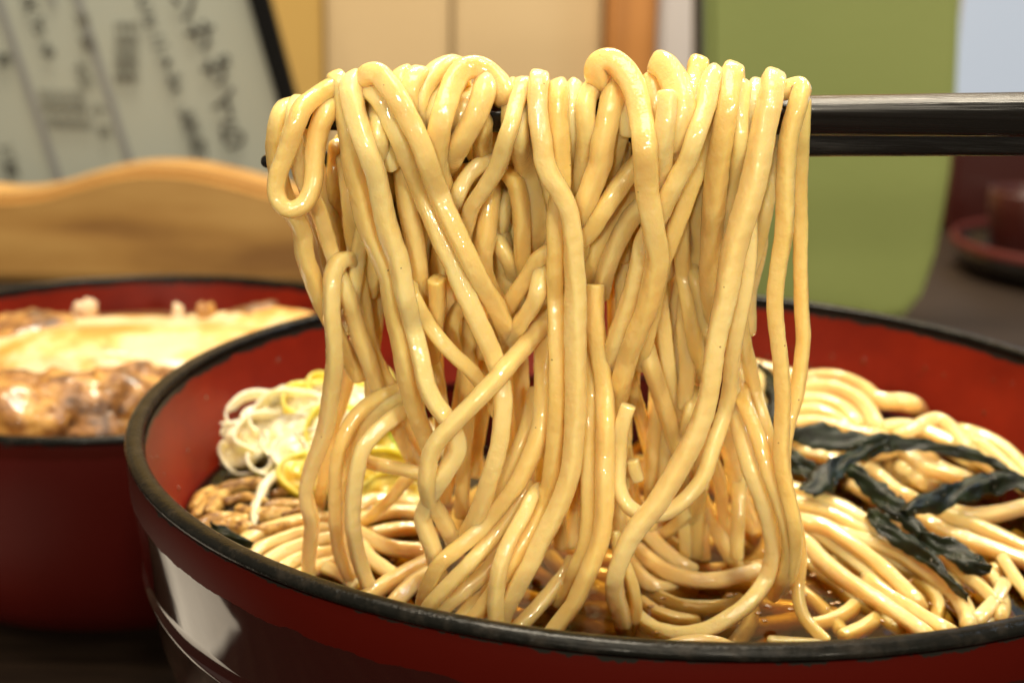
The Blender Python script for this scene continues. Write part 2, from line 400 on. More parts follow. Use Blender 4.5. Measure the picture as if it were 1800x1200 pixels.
M_OUT = bowl_outer_mat('bowl_outside', -.0068); M_IN = bowl_inner_mat('bowl_inside')
b1 = bowl((0, 0, 0), 'big red lacquered noodle bowl with a chipped black rim, nearest the camera', .0900, out1, in1, .00150, -.0095, (M_OUT, M_IN, M_RIM))
X2, Y2, Z2 = -.124, .114, -.0225
M_OUT2 = bowl_outer_mat('rear_bowl_outside', -.004, body=(.046, .0034, .0022), band=(.034, .003, .0016), gl=.5, ct=.0, sp=.08)
M_IN2 = bowl_inner_mat('rear_bowl_inside')
zb = ZT - Z2
out2 = [(.0765, -.001), (.0768, -.004), (.0758, -.012), (.0738, -.024), (.0705, -.036), (.066, -.045), (.058, -.053), (.045, -.0585), (.038, -.060), (.038, zb + .0005), (.034, zb + .0005), (.033, -.06), (0, -.06)]
in2 = [(.0745, -.001), (.0738, -.006), (.0725, -.014), (.070, -.026), (.064, -.040), (.05, -.051), (.03, -.056), (0, -.057)]
b2 = bowl((X2, Y2, Z2), 'red lacquered bowl of cutlet and egg, behind the noodle bowl on the left', .0770, out2, in2, .0013, -.004, (M_OUT2, M_IN2, M_RIM))

# ------------------------------------------------------------------ food of the rear bowl
def blob(name, cx, cy, cz, rx, ry, rz, mt, seed=0, amp=.18, fr=1.6, parent=None, rot=0., sub=5, sq=1.0):
    from mathutils import noise as mn
    bm = bmesh.new(); bmesh.ops.create_icosphere(bm, subdivisions=sub, radius=1)
    off = Vector((seed * 3.1, seed * 1.7, seed * .9)); cr, sr = math.cos(rot), math.sin(rot)
    for v in bm.verts:
        d = v.co.copy()
        if sq != 1.0: d = Vector([math.copysign(abs(x) ** sq, x) for x in d])
        k = 1 + amp * mn.noise(d * fr + off) + amp * .4 * mn.noise(d * fr * 3 + off) + amp * .15 * mn.noise(d * fr * 8 + off)
        x, y, z = d.x * rx * k, d.y * ry * k, d.z * rz * k
        v.co = Vector((cx + x * cr - y * sr, cy + x * sr + y * cr, cz + z))
    me = bpy.data.meshes.new(name); bm.to_mesh(me); bm.free(); me.materials.append(mt)
    me.polygons.foreach_set('use_smooth', [True] * len(me.polygons))
    o = bpy.data.objects.new(name, me); C.objects.link(o)
    if parent: o.parent = parent
    return o
def food_mat(name, stops, rough=.35, coat=.5, sss=.25, sc_=90, bump=.5, bs=300):
    mt = mat(name, stops[0][1], rough=rough, coat=coat, coat_rough=.12, sss=sss, sss_r=(1, .6, .3), sss_scale=.003)
    t = NT(mt); co = t.coord()
    t.l(t.ramp(t.noise(co, sc_, 4, .6), stops), t.b.inputs['Base Color'])
    t.l(t.bump(t.noise(co, bs, 4, .6), bump, .0008), t.b.inputs['Normal'])
    return mt
M_EGG = food_mat('soft_egg', [(.38, (.60, .27, .045)), (.47, (.70, .45, .15)), (.56, (.74, .58, .33))], sc_=60, bs=90, bump=.2, coat=.15)
M_CUT = food_mat('breaded_cutlet', [(.38, (.09, .035, .008)), (.5, (.30, .125, .022)), (.62, (.56, .30, .07))], sc_=120, bs=520, bump=.9, coat=.35, rough=.45)
M_SAUCE = food_mat('brown_sauce', [(.3, (.08, .025, .006)), (.7, (.26, .10, .02))], sc_=80, bs=140, bump=.4)
M_ONION = food_mat('cooked_onion', [(.3, (.70, .50, .30)), (.7, (.88, .72, .55))], sc_=80)
# sauce bed follows the bowl
pr = [(0, .004), (.02, .0035), (.045, .001), (.062, -.004), (.0705, -.0100), (.066, -.018), (0, -.02)]
tag(lathe('sauce_bed', pr, M_SAUCE, None, 96, X2, Y2, Z2 - .004), 'brown sauce and rice filling the rear bowl beneath the egg and cutlets', 'sauce')
def pxz(u, v, Z): return atZ(u, v, Z)
e = pxz(225, 612, -.0175); o = blob('egg_topping', e[0], e[1] + .006, -.0265, .045, .030, .0135, M_EGG, 3, .14, 1.5); tag(o, 'creamy soft egg draped over the cutlets in the rear bowl', 'egg')
e = pxz(470, 570, -.018); o = blob('egg_topping', e[0], e[1], -.0235, .030, .016, .0085, M_EGG, 8, .2, 1.8); tag(o, 'thinner yellow part of the egg, right, just behind the noodle bowl rim', 'egg')
for (u, v, Z, rx, ry, rz, s, lb) in (
    (60, 590, -.0175, .016, .012, .0075, 11, 'orange brown cutlet piece left of the creamy egg'),
    (10, 700, -.020, .017, .012, .0070, 12, 'glossy brown cutlet piece nearest the left edge of the picture'),
    (120, 700, -.021, .014, .011, .0075, 13, 'brown cutlet piece in front of the egg, second from the left'),
    (215, 690, -.021, .013, .010, .0075, 14, 'pale battered cutlet piece in front of the middle of the egg'),
    (285, 668, -.021, .013, .009, .0065, 15, 'cutlet piece beside the rim of the noodle bowl'),
    (170, 735, -.024, .016, .007, .0055, 16, 'low brown cutlet piece above the black rim of the rear bowl'),
    (445, 560, -.0175, .012, .008, .006, 17, 'orange cutlet edge behind the yellow egg')):
    p = pxz(u, v, Z); tag(blob('cutlet_piece', p[0], p[1] + .002, Z - .0062, rx * .95, ry, rz * 1.55, M_CUT, s, .26, 1.7, rot=s, sub=4, sq=.8), lb, 'cutlet', 'cutlet pieces in the rear bowl')
for (u, v, Z, lb, s) in ((312, 540, -.013, 'pinkish white onion piece sticking up behind the egg', 21), (150, 535, -.0145, 'pale onion piece at the far side of the egg', 22), (362, 540, -.014, 'browned onion sliver right of the pinkish one', 23)):
    p = pxz(u, v, Z); tag(blob('onion_piece', p[0], p[1], Z - .0022, .0030, .0014, .0034, M_ONION if s != 23 else M_CUT, s, .5, 1.5, sub=4, rot=s), lb, 'onion')

# ------------------------------------------------------------------ broth
ZB = -.020
M_BROTH = bpy.data.materials.new('clear_brown_broth'); M_BROTH.use_nodes = True
nt = M_BROTH.node_tree; nt.nodes.clear()
o_ = nt.nodes.new('ShaderNodeOutputMaterial'); tr_ = nt.nodes.new('ShaderNodeBsdfTransparent'); gl = nt.nodes.new('ShaderNodeBsdfGlossy'); mx = nt.nodes.new('ShaderNodeMixShader'); fr = nt.nodes.new('ShaderNodeFresnel')
tr_.inputs[0].default_value = (.94, .86, .70, 1); gl.inputs['Roughness'].default_value = .02; fr.inputs['IOR'].default_value = 1.36
bp = nt.nodes.new('ShaderNodeBump'); nz = nt.nodes.new('ShaderNodeTexNoise'); tc = nt.nodes.new('ShaderNodeTexCoord')
nt.links.new(tc.outputs['Object'], nz.inputs['Vector']); nz.inputs['Scale'].default_value = 95; nz.inputs['Detail'].default_value = 2
bp.inputs['Strength'].default_value = .35; bp.inputs['Distance'].default_value = .0012
nt.links.new(nz.outputs['Fac'], bp.inputs['Height']); nt.links.new(bp.outputs[0], gl.inputs['Normal']); nt.links.new(bp.outputs[0], fr.inputs['Normal'])
nt.links.new(fr.outputs[0], mx.inputs[0]); nt.links.new(tr_.outputs[0], mx.inputs[1]); nt.links.new(gl.outputs[0], mx.inputs[2]); nt.links.new(mx.outputs[0], o_.inputs['Surface'])
va = nt.nodes.new('ShaderNodeVolumeAbsorption'); va.inputs['Color'].default_value = (.80, .655, .10, 1); va.inputs['Density'].default_value = 280
nt.links.new(va.outputs[0], o_.inputs['Volume'])
pr = [(0, ZB), (.030, ZB), (.055, ZB), (.070, ZB), (.078, ZB + .0001), (.0815, ZB + .0005), (.0826, ZB + .0011), (.0820, -.0225), (.0806, -.027), (.0766, -.038), (.0696, -.050), (.0576, -.061), (.0396, -.0687), (.0198, -.0717), (0, -.072)]
tag(lathe('broth', pr, M_BROTH), 'clear brown broth filling the big noodle bowl', 'broth')

# unseen white napkin added at left so the bowl's lacquer mirrors a strip
nv = []; nf = []
for i in range(25):
    for j in range(17):
        x = (i / 24 - .5) * .105; y = (j / 16 - .5) * .060; ca, sa = math.cos(-.75), math.sin(-.75)
        nv.append((-.185 + x * ca - y * sa, .018 + x * sa + y * ca, ZT + .0045 + .0007 * math.sin(x * 140 + y * 60) + .0004 * math.sin(y * 300)))
for i in range(24):
    for j in range(16): nf.append((i * 17 + j, (i + 1) * 17 + j, (i + 1) * 17 + j + 1, i * 17 + j + 1))
o = mesh_obj('napkin', nv, nf, mat('white_napkin', (.85, .82, .78), rough=.9)); sm_ = o.modifiers.new('thick', 'SOLIDIFY'); sm_.thickness = .004; sm_.offset = -1
tag(o, 'folded white napkin added out of view, left of the noodle bowl, for its reflection', 'napkin')

# ================================================================== NOODLES
# lifted noodles: (radius in photo px, depth at start, depth at end in mm behind the front of the bundle ('s' = ends in the broth),
#                  over = True where the first point lies on top of the chopstick and the noodle continues down behind it, label, points)
YF = -.0495
RS = 1.0
def rv(v): return np.interp(v, [150, 330, 520, 800, 1080], [1.08, 1.05, .99, .93, .89])
HANG = [
(16.5, 1, 0, 1, 'noodle hanging in a closed teardrop loop at the far left beside the chopstick tips', [(597,150),(578,156),(560,168),(533,188),(518,222),(507,257),(497,285),(489,306),(485,330),(488,350),(498,364),(513,369),(533,360),(546,340),(552,310),(553,280),(557,243),(565,215),(578,192),(594,178),(612,172)]),
(16, 4, 10, 1, 'pale noodle forming the left outer edge of the bundle, hooked over the chopstick tip', [(505,186),(493,205),(487,240),(485,268),(492,320),(512,370),(530,405),(536,450),(549,487),(561,523),(577,555),(594,590),(612,628),(630,660)]),
(16, 3, 12, 1, 'pale noodle just right of the leftmost one, passing behind the teardrop loop', [(524,182),(517,200),(516,230),(522,275),(536,322),(556,362),(569,398),(582,440),(600,490),(615,530),(632,590),(650,640),(668,690),(692,740),(716,790),(738,830)]),
(15, 7, 15, 0, 'shaded noodle behind the left hooked one, beside the narrow red gap', [(600,250),(612,330),(618,400),(628,470),(640,540),(648,598),(668,648),(692,692),(712,740),(736,792)]),
(17, 1, 4, 1, 'noodle falling from the pointed left peak, left half of the left pair', [(592,140),(600,155),(605,190),(611,222),(617,252),(619,280),(624,305),(632,338),(640,378),(652,415),(667,450),(681,485),(686,510),(692,552),(702,594),(711,640),(720,686),(733,730),(747,765),(760,800)]),
(17.5, 0, 2, 1, 'long front noodle with speckled wet highlights, right half of the left pair', [(622,140),(617,160),(620,180),(626,207),(636,240),(648,270),(660,303),(669,345),(677,387),(690,428),(701,460),(711,513),(724,567),(735,610),(743,645),(749,675),(763,705),(784,735),(801,765),(803,795),(790,818),(773,845),(754,877),(743,908),(749,933),(760,960),(765,985),(772,1010)]),
(17.5, 1, 1, 1, 'left one of the two long noodles slanting side by side from the left peak', [(625,170),(640,158),(657,164),(674,183),(690,215),(706,250),(722,287),(739,328),(758,375),(778,425),(797,464),(811,502),(830,543),(848,583),(865,620),(877,655),(884,695),(883,730),(879,772),(873,800),(865,830),(855,860),(845,890),(832,920),(815,945)]),
(17.5, 0, 1, 1, 'right one of the two long noodles slanting side by side from the left peak', [(640,140),(652,131),(667,131),(684,152),(705,183),(725,222),(742,258),(749,280),(765,325),(783,370),(803,412),(826,458),(843,492),(863,524),(880,555),(892,590),(900,625)]),
(14.5, 3, 3, 0, 'cut noodle end hanging between the two left pairs', [(668,180),(673,220),(679,255),(685,285),(687,292)]),
(15, 5, 6, 1, 'short noodle seen in the small triangle under the left knot', [(655,185),(651,210),(654,240),(664,275),(676,310),(688,350)]),
(17, 6, 5, 1, 'plain noodle standing behind the slanting left pair', [(700,170),(704,230),(708,290),(712,330),(718,372),(729,420),(734,460),(740,508),(748,545)]),
(14, 1, 2, 0, 'noodle that branches off the left front noodle and slants down right to the crossing', [(716,480),(726,520),(738,545),(752,568),(772,595),(794,620),(818,642),(843,668),(866,702),(874,725)]),
(16.5, (6, 2, -1, -1, -1, 1, 2, 3), 2, 0, 'diagonal noodle crossing the middle from upper right to lower left', [(1012,520),(990,540),(962,562),(946,580),(925,605),(898,636),(876,662),(843,697),(805,736),(774,768),(758,795),(753,820),(750,850),(756,880),(774,905),(789,935),(803,962)]),
(16.5, 4, 4, 0, 'blunt cut noodle end left of the centre, below the slanting pair', [(768,492),(769,515),(769,540),(765,570),(762,600),(760,630)]),
(14, 6, 6, 0, 'noodle bent in a small arch below the left slanting pair', [(838,555),(822,538),(808,541),(797,560),(793,583),(797,603),(803,630)]),
(17, (7, 5, 2, 1, 1, 2), 2, 0, 'noodle curving from the centre pair down left to the crossing point', [(1000,395),(985,425),(965,462),(951,492),(943,525),(925,553),(907,578),(892,602),(878,625)]),
(16.5, 3, 3, 1, 'diagonal noodle running from the right peaks down behind the centre pair', [(1147,140),(1150,170),(1150,205),(1146,240),(1132,275),(1108,303),(1080,340),(1058,373),(1036,408),(1005,430),(970,442),(947,455),(936,474),(918,500),(901,525),(888,545),(865,580),(850,620)]),
(18, -1, 0, 1, 'front noodle of the centre pair, bending left at the top and running to the bowl', [(947,140),(945,173),(947,213),(954,255),(958,285),(970,315),(984,335),(1000,372),(1007,412),(1009,460),(1012,517),(1011,583),(1012,642),(1012,690),(1010,747),(1006,808),(999,842),(986,880),(969,917),(950,952),(933,990),(910,1030),(890,1068),(876,1105),(862,1135)]),
(16.5, 2, 1, 1, 'left noodle of the centre pair, running beside its front neighbour', [(982,152),(978,195),(981,230),(984,272),(986,310),(982,350),(976,390),(977,437),(975,470),(977,550),(978,633),(978,700),(976,760),(972,808),(966,850),(953,892),(935,930),(908,975),(888,1008),(870,1037),(848,1068),(822,1098),(800,1120)]),
(15, 3, 7, 1, 'third noodle right of the centre pair at the top, tucked behind it', [(1008,152),(1005,188),(1005,230),(1004,272),(1006,310),(1008,350),(1008,400),(1008,470)]),
(15, 2, 4, 1, 'slim noodle ending in the left leg of the tall looped peak', [(1060,150),(1045,152),(1034,168),(1029,195),(1031,230),(1029,263),(1025,295),(1018,332),(1010,370)]),
(18, 1, 4, 1, 'thick noodle slanting down left beneath the tall looped peak', [(1083,150),(1075,182),(1067,222),(1058,260),(1056,285),(1045,315),(1031,353),(1022,395),(1017,430),(1014,480)]),
(14, 5, 6, 1, 'shaded noodle behind the thick slanting one under the looped peak', [(1095,160),(1095,213),(1086,255),(1072,300),(1058,345)]),
(15.5, 2, 2, 0, 'blunt noodle end hanging inside the tall looped peak', [(1108,150),(1108,180),(1107,215),(1106,236)]),
(19, (-1, -1, -1, -1, -1, -.5, .5, 3, 9), 0, 0, 'front noodle that forms the tall looped peak right of the centre and falls past it', [(1078,160),(1060,148),(1049,130),(1053,113),(1067,108),(1085,113),(1104,135),(1118,165),(1127,205),(1133,247),(1135,290),(1138,337),(1145,378),(1151,420),(1156,458),(1148,500),(1137,545),(1120,585),(1104,625),(1093,668),(1085,702),(1074,735),(1066,760)]),
(16, 2, 5, 1, 'rightmost leg behind the looped peak, sloping down left', [(1262,160),(1258,195),(1250,230),(1241,262),(1229,295),(1215,328),(1202,362),(1186,403),(1173,437),(1160,475),(1150,530),(1140,580),(1125,640)]),
(17.5, 0, 2, 1, 'bright noodle sloping from the fourth right peak down behind the looped one', [(1254,130),(1245,155),(1239,188),(1228,222),(1217,255),(1209,280),(1192,312),(1175,345),(1160,378),(1143,402),(1129,430),(1122,467),(1112,508),(1099,550),(1085,592),(1076,625),(1070,660)]),
(15.5, 1, 4, 0, 'square cut noodle end standing before the pointed peak', [(1173,166),(1172,197),(1168,230),(1165,262),(1163,295),(1155,330),(1135,358),(1112,380),(1096,405),(1083,430),(1073,455),(1064,480),(1056,520)]),
(21, 2, 3, 1, 'wide folded noodle with the sharp pointed top', [(1160,112),(1174,122),(1188,150),(1196,180),(1192,207),(1185,238),(1179,272),(1172,305)]),
(17, 3, 4, 1, 'rounded noodle top right of the sharp pointed one', [(1227,112),(1223,138),(1217,173),(1208,205),(1198,232),(1190,263),(1181,290),(1167,318)]),
(17, 5, 6, 0, 'thin noodle between two diagonal ones right of the centre pair', [(1130,310),(1100,345),(1085,372),(1066,403),(1051,432),(1041,465),(1036,510)]),
(18, 0, 4, 1, 'straight noodle hanging from the small pointed peak on the right', [(1288,124),(1283,147),(1280,180),(1273,222),(1267,260),(1261,292),(1257,337),(1253,387),(1250,437),(1248,490),(1250,525),(1256,560)]),
(12.5, 1, 3, 1, 'narrow noodle squeezed beside the small pointed peak', [(1307,148),(1302,185),(1301,225),(1301,263),(1296,290),(1292,328),(1284,370),(1278,412),(1272,450)]),
(15, 2, 3, 1, 'noodle that curls up to a cut end at the bottom, right of the centre', [(1330,150),(1327,188),(1323,230),(1318,270),(1316,320),(1316,370),(1318,420),(1315,475),(1307,525),(1297,575),(1288,630),(1281,697),(1267,747),(1252,790),(1240,830),(1219,862),(1186,892),(1152,906),(1120,900),(1097,880),(1087,850),(1087,817),(1090,772),(1096,740),(1104,714)]),
(20, -1, -1, 1, 'long bright front noodle on the right, sweeping down left to the rim', [(1358,140),(1353,180),(1345,213),(1337,255),(1331,290),(1325,320),(1313,362),(1300,403),(1289,445),(1275,525),(1262,583),(1253,642),(1247,685),(1238,724),(1223,763),(1203,802),(1178,847),(1156,882),(1128,917),(1105,950),(1088,990),(1080,1022),(1083,1052),(1093,1085),(1100,1112)]),
(14.5, 0, 1, 0, 'slim noodle hanging free at the right, left of the last one, from the last peak', [(1352,158),(1375,160),(1397,154),(1409,153),(1404,178),(1391,222),(1384,262),(1382,290),(1380,337),(1380,387),(1375,428),(1369,462),(1364,502),(1362,545),(1366,585),(1371,625),(1374,660),(1376,700),(1375,747),(1373,797),(1376,830),(1383,862),(1392,900),(1397,935),(1396,978),(1388,1010),(1374,1036)]),
(13, 8, 1, 0, 'rightmost noodle of all, emerging from beneath the chopstick against the green board', [(1412,180),(1410,215),(1409,250),(1407,290),(1405,337),(1407,387),(1407,437),(1407,470),(1408,508),(1410,558),(1412,595),(1409,628),(1402,688),(1392,725),(1384,760),(1379,800),(1380,840),(1387,870),(1396,905),(1403,940),(1407,985),(1403,1027),(1404,1055),(1412,1082),(1428,1102),(1450,1124)]),
(14, 8, 4, 0, 'noodle crossing behind the free hanging ones on the right, edge against green', [(1366,190),(1362,240),(1356,290),(1350,335),(1342,378),(1333,425),(1322,460),(1310,495),(1303,530),(1302,562),(1308,600),(1317,642),(1325,680),(1335,715),(1347,755),(1356,790),(1366,828),(1378,870),(1387,908),(1392,940)]),
(13, 9, 7, 0, 'shaded noodle behind the broad right front one', [(1345,200),(1340,290),(1330,340),(1322,380),(1312,425),(1300,480)]),
(16.5, 3, 0, 0, 'noodle making the big round curve above the rim at lower right', [(1282,640),(1286,680),(1293,722),(1304,768),(1316,815),(1328,848),(1342,883),(1353,920),(1359,957),(1359,975),(1353,1002),(1338,1032),(1315,1060),(1287,1082),(1253,1101),(1220,1111),(1187,1113),(1157,1107),(1137,1096),(1118,1080)]),
(16, 2, 1, 0, 'noodle with a bright wet patch running outside the big round curve', [(1300,660),(1307,702),(1318,730),(1331,763),(1344,805),(1352,833),(1364,867),(1377,903),(1385,942),(1387,975),(1382,1000),(1372,1024),(1360,1045)]),
(13.5, 1, -1, 0, 'short bent noodle at the bottom, right of the rim glint', [(1082,940),(1090,975),(1102,1000),(1113,1035),(1118,1068),(1113,1095),(1100,1122)]),
(18, 4, 1, 0, 'blunt topped noodle right of the centre pair, reaching down to the bowl', [(1044,503),(1044,530),(1045,560),(1050,600),(1058,645),(1063,690),(1065,740),(1064,790),(1063,830),(1063,870),(1061,910),(1055,950),(1040,990),(1025,1025),(1008,1062),(985,1092),(965,1118)]),
(15, 5, 3, 0, 'dull noodle between the centre pair and the blunt topped one', [(1030,560),(1030,600),(1033,640),(1036,680),(1036,740),(1034,800),(1034,860),(1033,920),(1026,965),(1010,1000),(1000,1030),(982,1060)]),
(17, 3, 1, 0, 'long noodle sweeping from the middle down left to the rim, left of the speckled one', [(958,600),(956,650),(955,695),(953,738),(944,772),(930,808),(912,845),(890,876),(862,910),(832,940),(800,967),(773,990),(758,1018),(748,1045),(742,1075)]),
(16, 5, 4, 0, 'noodle beside it on the left, half hidden in the curve', [(942,690),(930,745),(912,790),(895,825),(876,862),(855,893),(838,915)]),
(16, 3, 0, 0, 'broad noodle running parallel below the long sweep at lower left', [(925,850),(903,892),(881,922),(860,950),(835,980),(802,1014),(776,1040),(757,1062),(742,1088)]),
(16, 2, 0, 0, 'lowest noodle of the fan whose end meets the rim at lower left', [(885,960),(866,990),(850,1010),(828,1028),(803,1048),(780,1066),(762,1084)]),
(15, 4, 2, 0, 'shaded noodle at the bottom of the lower left fan', [(872,1020),(853,1044),(828,1064),(810,1084),(795,1105)]),
(16.5, 0, -1, 0, 'noodle arched over the lower left fan, covered with bright wet specks', [(962,872),(950,860),(937,868),(923,900),(904,933),(893,957),(884,980),(876,1012),(871,1057),(872,1092),(872,1118)]),
(16, 4, 2, 0, 'grey wet noodle slanting to the rim with a bright end', [(1006,985),(998,1005),(978,1028),(958,1052),(935,1078),(915,1098),(900,1115)]),
# upper middle tangle
(15, 4, 3, 1, 'arched noodle on top, left of the bare stretch of chopstick', [(812,118),(790,112),(773,119),(756,137),(741,160),(736,190),(745,215)]),
(18, 1, 1, 1, 'noodle rising in the arch just left of the bare chopstick and falling on the left', [(888,172),(880,150),(860,130),(838,118),(818,121),(804,134),(793,158),(782,190),(773,223),(768,257),(768,290),(775,320),(785,350)]),
(18, 0, 4, 1, 'noodle slanting down left under the top arch', [(855,143),(849,170),(834,207),(817,237),(803,262),(791,284),(778,305)]),
(15, 3, 4, 0, 'vertical noodle below the top arch, left of the bare chopstick', [(850,190),(849,232),(848,265),(850,290)]),
(13, 4, 4, 0, 'short noodle seen through the eye of the top arch', [(835,160),(818,178),(807,207),(797,235),(788,255)]),
(14, 4, 6, 1, 'dim noodle left of the top arch', [(778,150),(766,182),(760,215),(757,250)]),
(15, 2, 4, 1, 'rounded noodle top at the left of the upper arches', [(738,128),(725,143),(719,168),(724,192),(735,220)]),
(15, 3, 5, 1, 'noodle top between the left pair and the upper arches', [(712,128),(701,140),(703,160),(712,185),(722,215)]),
(15, 1, 1, 1, 'single noodle crossing the bare stretch of chopstick, bending left below it', [(930,152),(921,153),(909,178),(900,215),(889,248),(880,278),(867,308),(848,337),(830,363),(822,390),(816,420)]),
(15, 2, 2, 0, 'outer arch beside the noodle that crosses the bare chopstick', [(872,284),(858,285),(843,291),(826,305),(810,330),(800,355),(794,380)]),
(14.5, 4, 6, 0, 'noodle arching down right from the middle gap', [(868,300),(880,300),(893,304),(906,320),(914,350),(917,395),(918,437),(920,470),(918,500)]),
(13, 6, 7, 0, 'inner shaded noodle below the middle arch', [(872,320),(882,333),(886,355),(883,395),(879,425)]),
(17, 3, 4, 0, 'noodle with a bright patch hanging below the middle arch', [(870,310),(862,345),(858,378),(855,412),(849,445),(850,480),(862,510),(880,530)]),
(14, 6, 7, 0, 'short slanting noodle in the gap right of the patchy one', [(868,400),(877,425),(889,447),(899,470),(905,500)]),
(16, 6, 7, 1, 'shaded noodle behind the bare chopstick gap', [(918,150),(915,200),(914,250),(922,295),(935,335),(944,378),(944,415),(938,450)]),
(15, 8, 9, 1, 'deep noodle at the left side of the gap under the chopstick', [(900,150),(898,210),(899,270),(906,320),(910,370),(912,410)]),
# left middle
(16.5, 2, 's', 0, 'noodle with a hooked top on the left, falling over the leek', [(628,462),(612,454),(597,459),(586,480),(583,508),(583,550),(587,592),(588,633),(584,675),(578,715),(571,757),(560,790),(546,825),(538,858),(540,885),(547,910),(547,935),(544,967),(543,1000),(542,1030)]),
(16.5, 1, 's', 1, 'straight noodle slanting down left across the hooked one', [(668,180),(664,260),(662,340),(660,410),(658,460),(653,500),(643,535),(633,572),(625,608),(615,645),(602,697),(588,738),(579,775),(572,820),(565,862),(559,898),(553,925)]),
(15, 7, 9, 1, 'dim noodle between the hooked one and the left pair', [(635,200),(640,300),(644,370),(637,405),(630,440),(625,483),(618,530),(611,575)]),
(16, 5, 's', 0, 'upper noodle of the three that fan out at left over the leek', [(730,680),(707,686),(682,693),(650,710),(624,733),(607,763),(596,795),(590,830),(589,870),(590,917),(594,958),(605,992),(618,1016),(630,1040)]),
(15, 4, 's', 0, 'middle noodle of the three that fan out at left', [(735,697),(704,698),(676,713),(648,741),(629,772),(612,810),(600,850),(594,895),(596,935),(600,965),(612,1000)]),
(16, 3, 's', 0, 'lower noodle of the three that fan out at left, with a bright wet patch', [(735,712),(708,722),(683,740),(658,762),(639,787),(630,817),(624,850),(620,900),(622,942),(632,985),(645,1022),(657,1042),(672,1062)]),
(14, 8, 8, 0, 'horizontal wet noodle with a large glint above the yellow leek', [(622,800),(645,811),(675,818),(708,825),(733,830),(760,838)]),
(13.5, 10, 's', 0, 'noodle slanting down left from the wet horizontal one to the broth', [(735,820),(712,845),(692,870),(668,893),(645,912),(622,925),(605,945)]),
# right middle
(17, 7, 's', 0, 'noodle running down right behind the broad front one into the broth', [(1128,590),(1137,618),(1148,655),(1163,700),(1176,742),(1189,785),(1205,820),(1222,852),(1240,892),(1256,925),(1273,958),(1290,988),(1303,1008)]),
(14, 9, 's', 0, 'noodle curving right into the broth behind the big round curve', [(1250,800),(1262,835),(1268,870),(1271,905),(1282,933),(1300,955),(1326,972)]),
(20, 8, 's', 0, 'wide shaded noodle left of the big round curve', [(1275,740),(1288,800),(1297,850),(1308,892),(1320,925),(1335,953)]),
(15, 8, 12, 1, 'shaded noodle behind the small pointed peak, slanting right', [(1195,150),(1196,250),(1194,340),(1196,400),(1199,458),(1204,500),(1212,542),(1219,583),(1226,625),(1234,668)]),
(13, 9, 12, 0, 'noodle with a line of tiny highlights between shaded ones', [(1205,440),(1218,480),(1227,510),(1235,545),(1238,585),(1243,625)]),
(14, 9, 11, 0, 'faint noodle beneath the broad front one at the middle right', [(1222,690),(1212,720),(1205,752),(1203,785)]),
(14, 9, 's', 0, 'shaded noodle entering the broth behind the curled up one', [(1105,650),(1118,700),(1130,745),(1140,790),(1147,830),(1150,870),(1160,910)]),
(13, 7, 7, 0, 'stubby cut piece above the dark hole at the bottom', [(1112,810),(1118,832),(1122,842)]),
(14, 9, 's', 0, 'noodle curving down behind the curled up one, near the dark hole', [(1100,780),(1105,820),(1110,860),(1125,900),(1140,930)]),
(15.5, 9, 's', 0, 'upright noodle standing in the broth right of the curled up one', [(1235,850),(1225,880),(1216,908),(1212,942),(1215,985)]),
(14, 9, 's', 0, 'noodle slanting down left to the grey curve', [(1215,890),(1205,904),(1186,925),(1162,943),(1140,960)]),
]

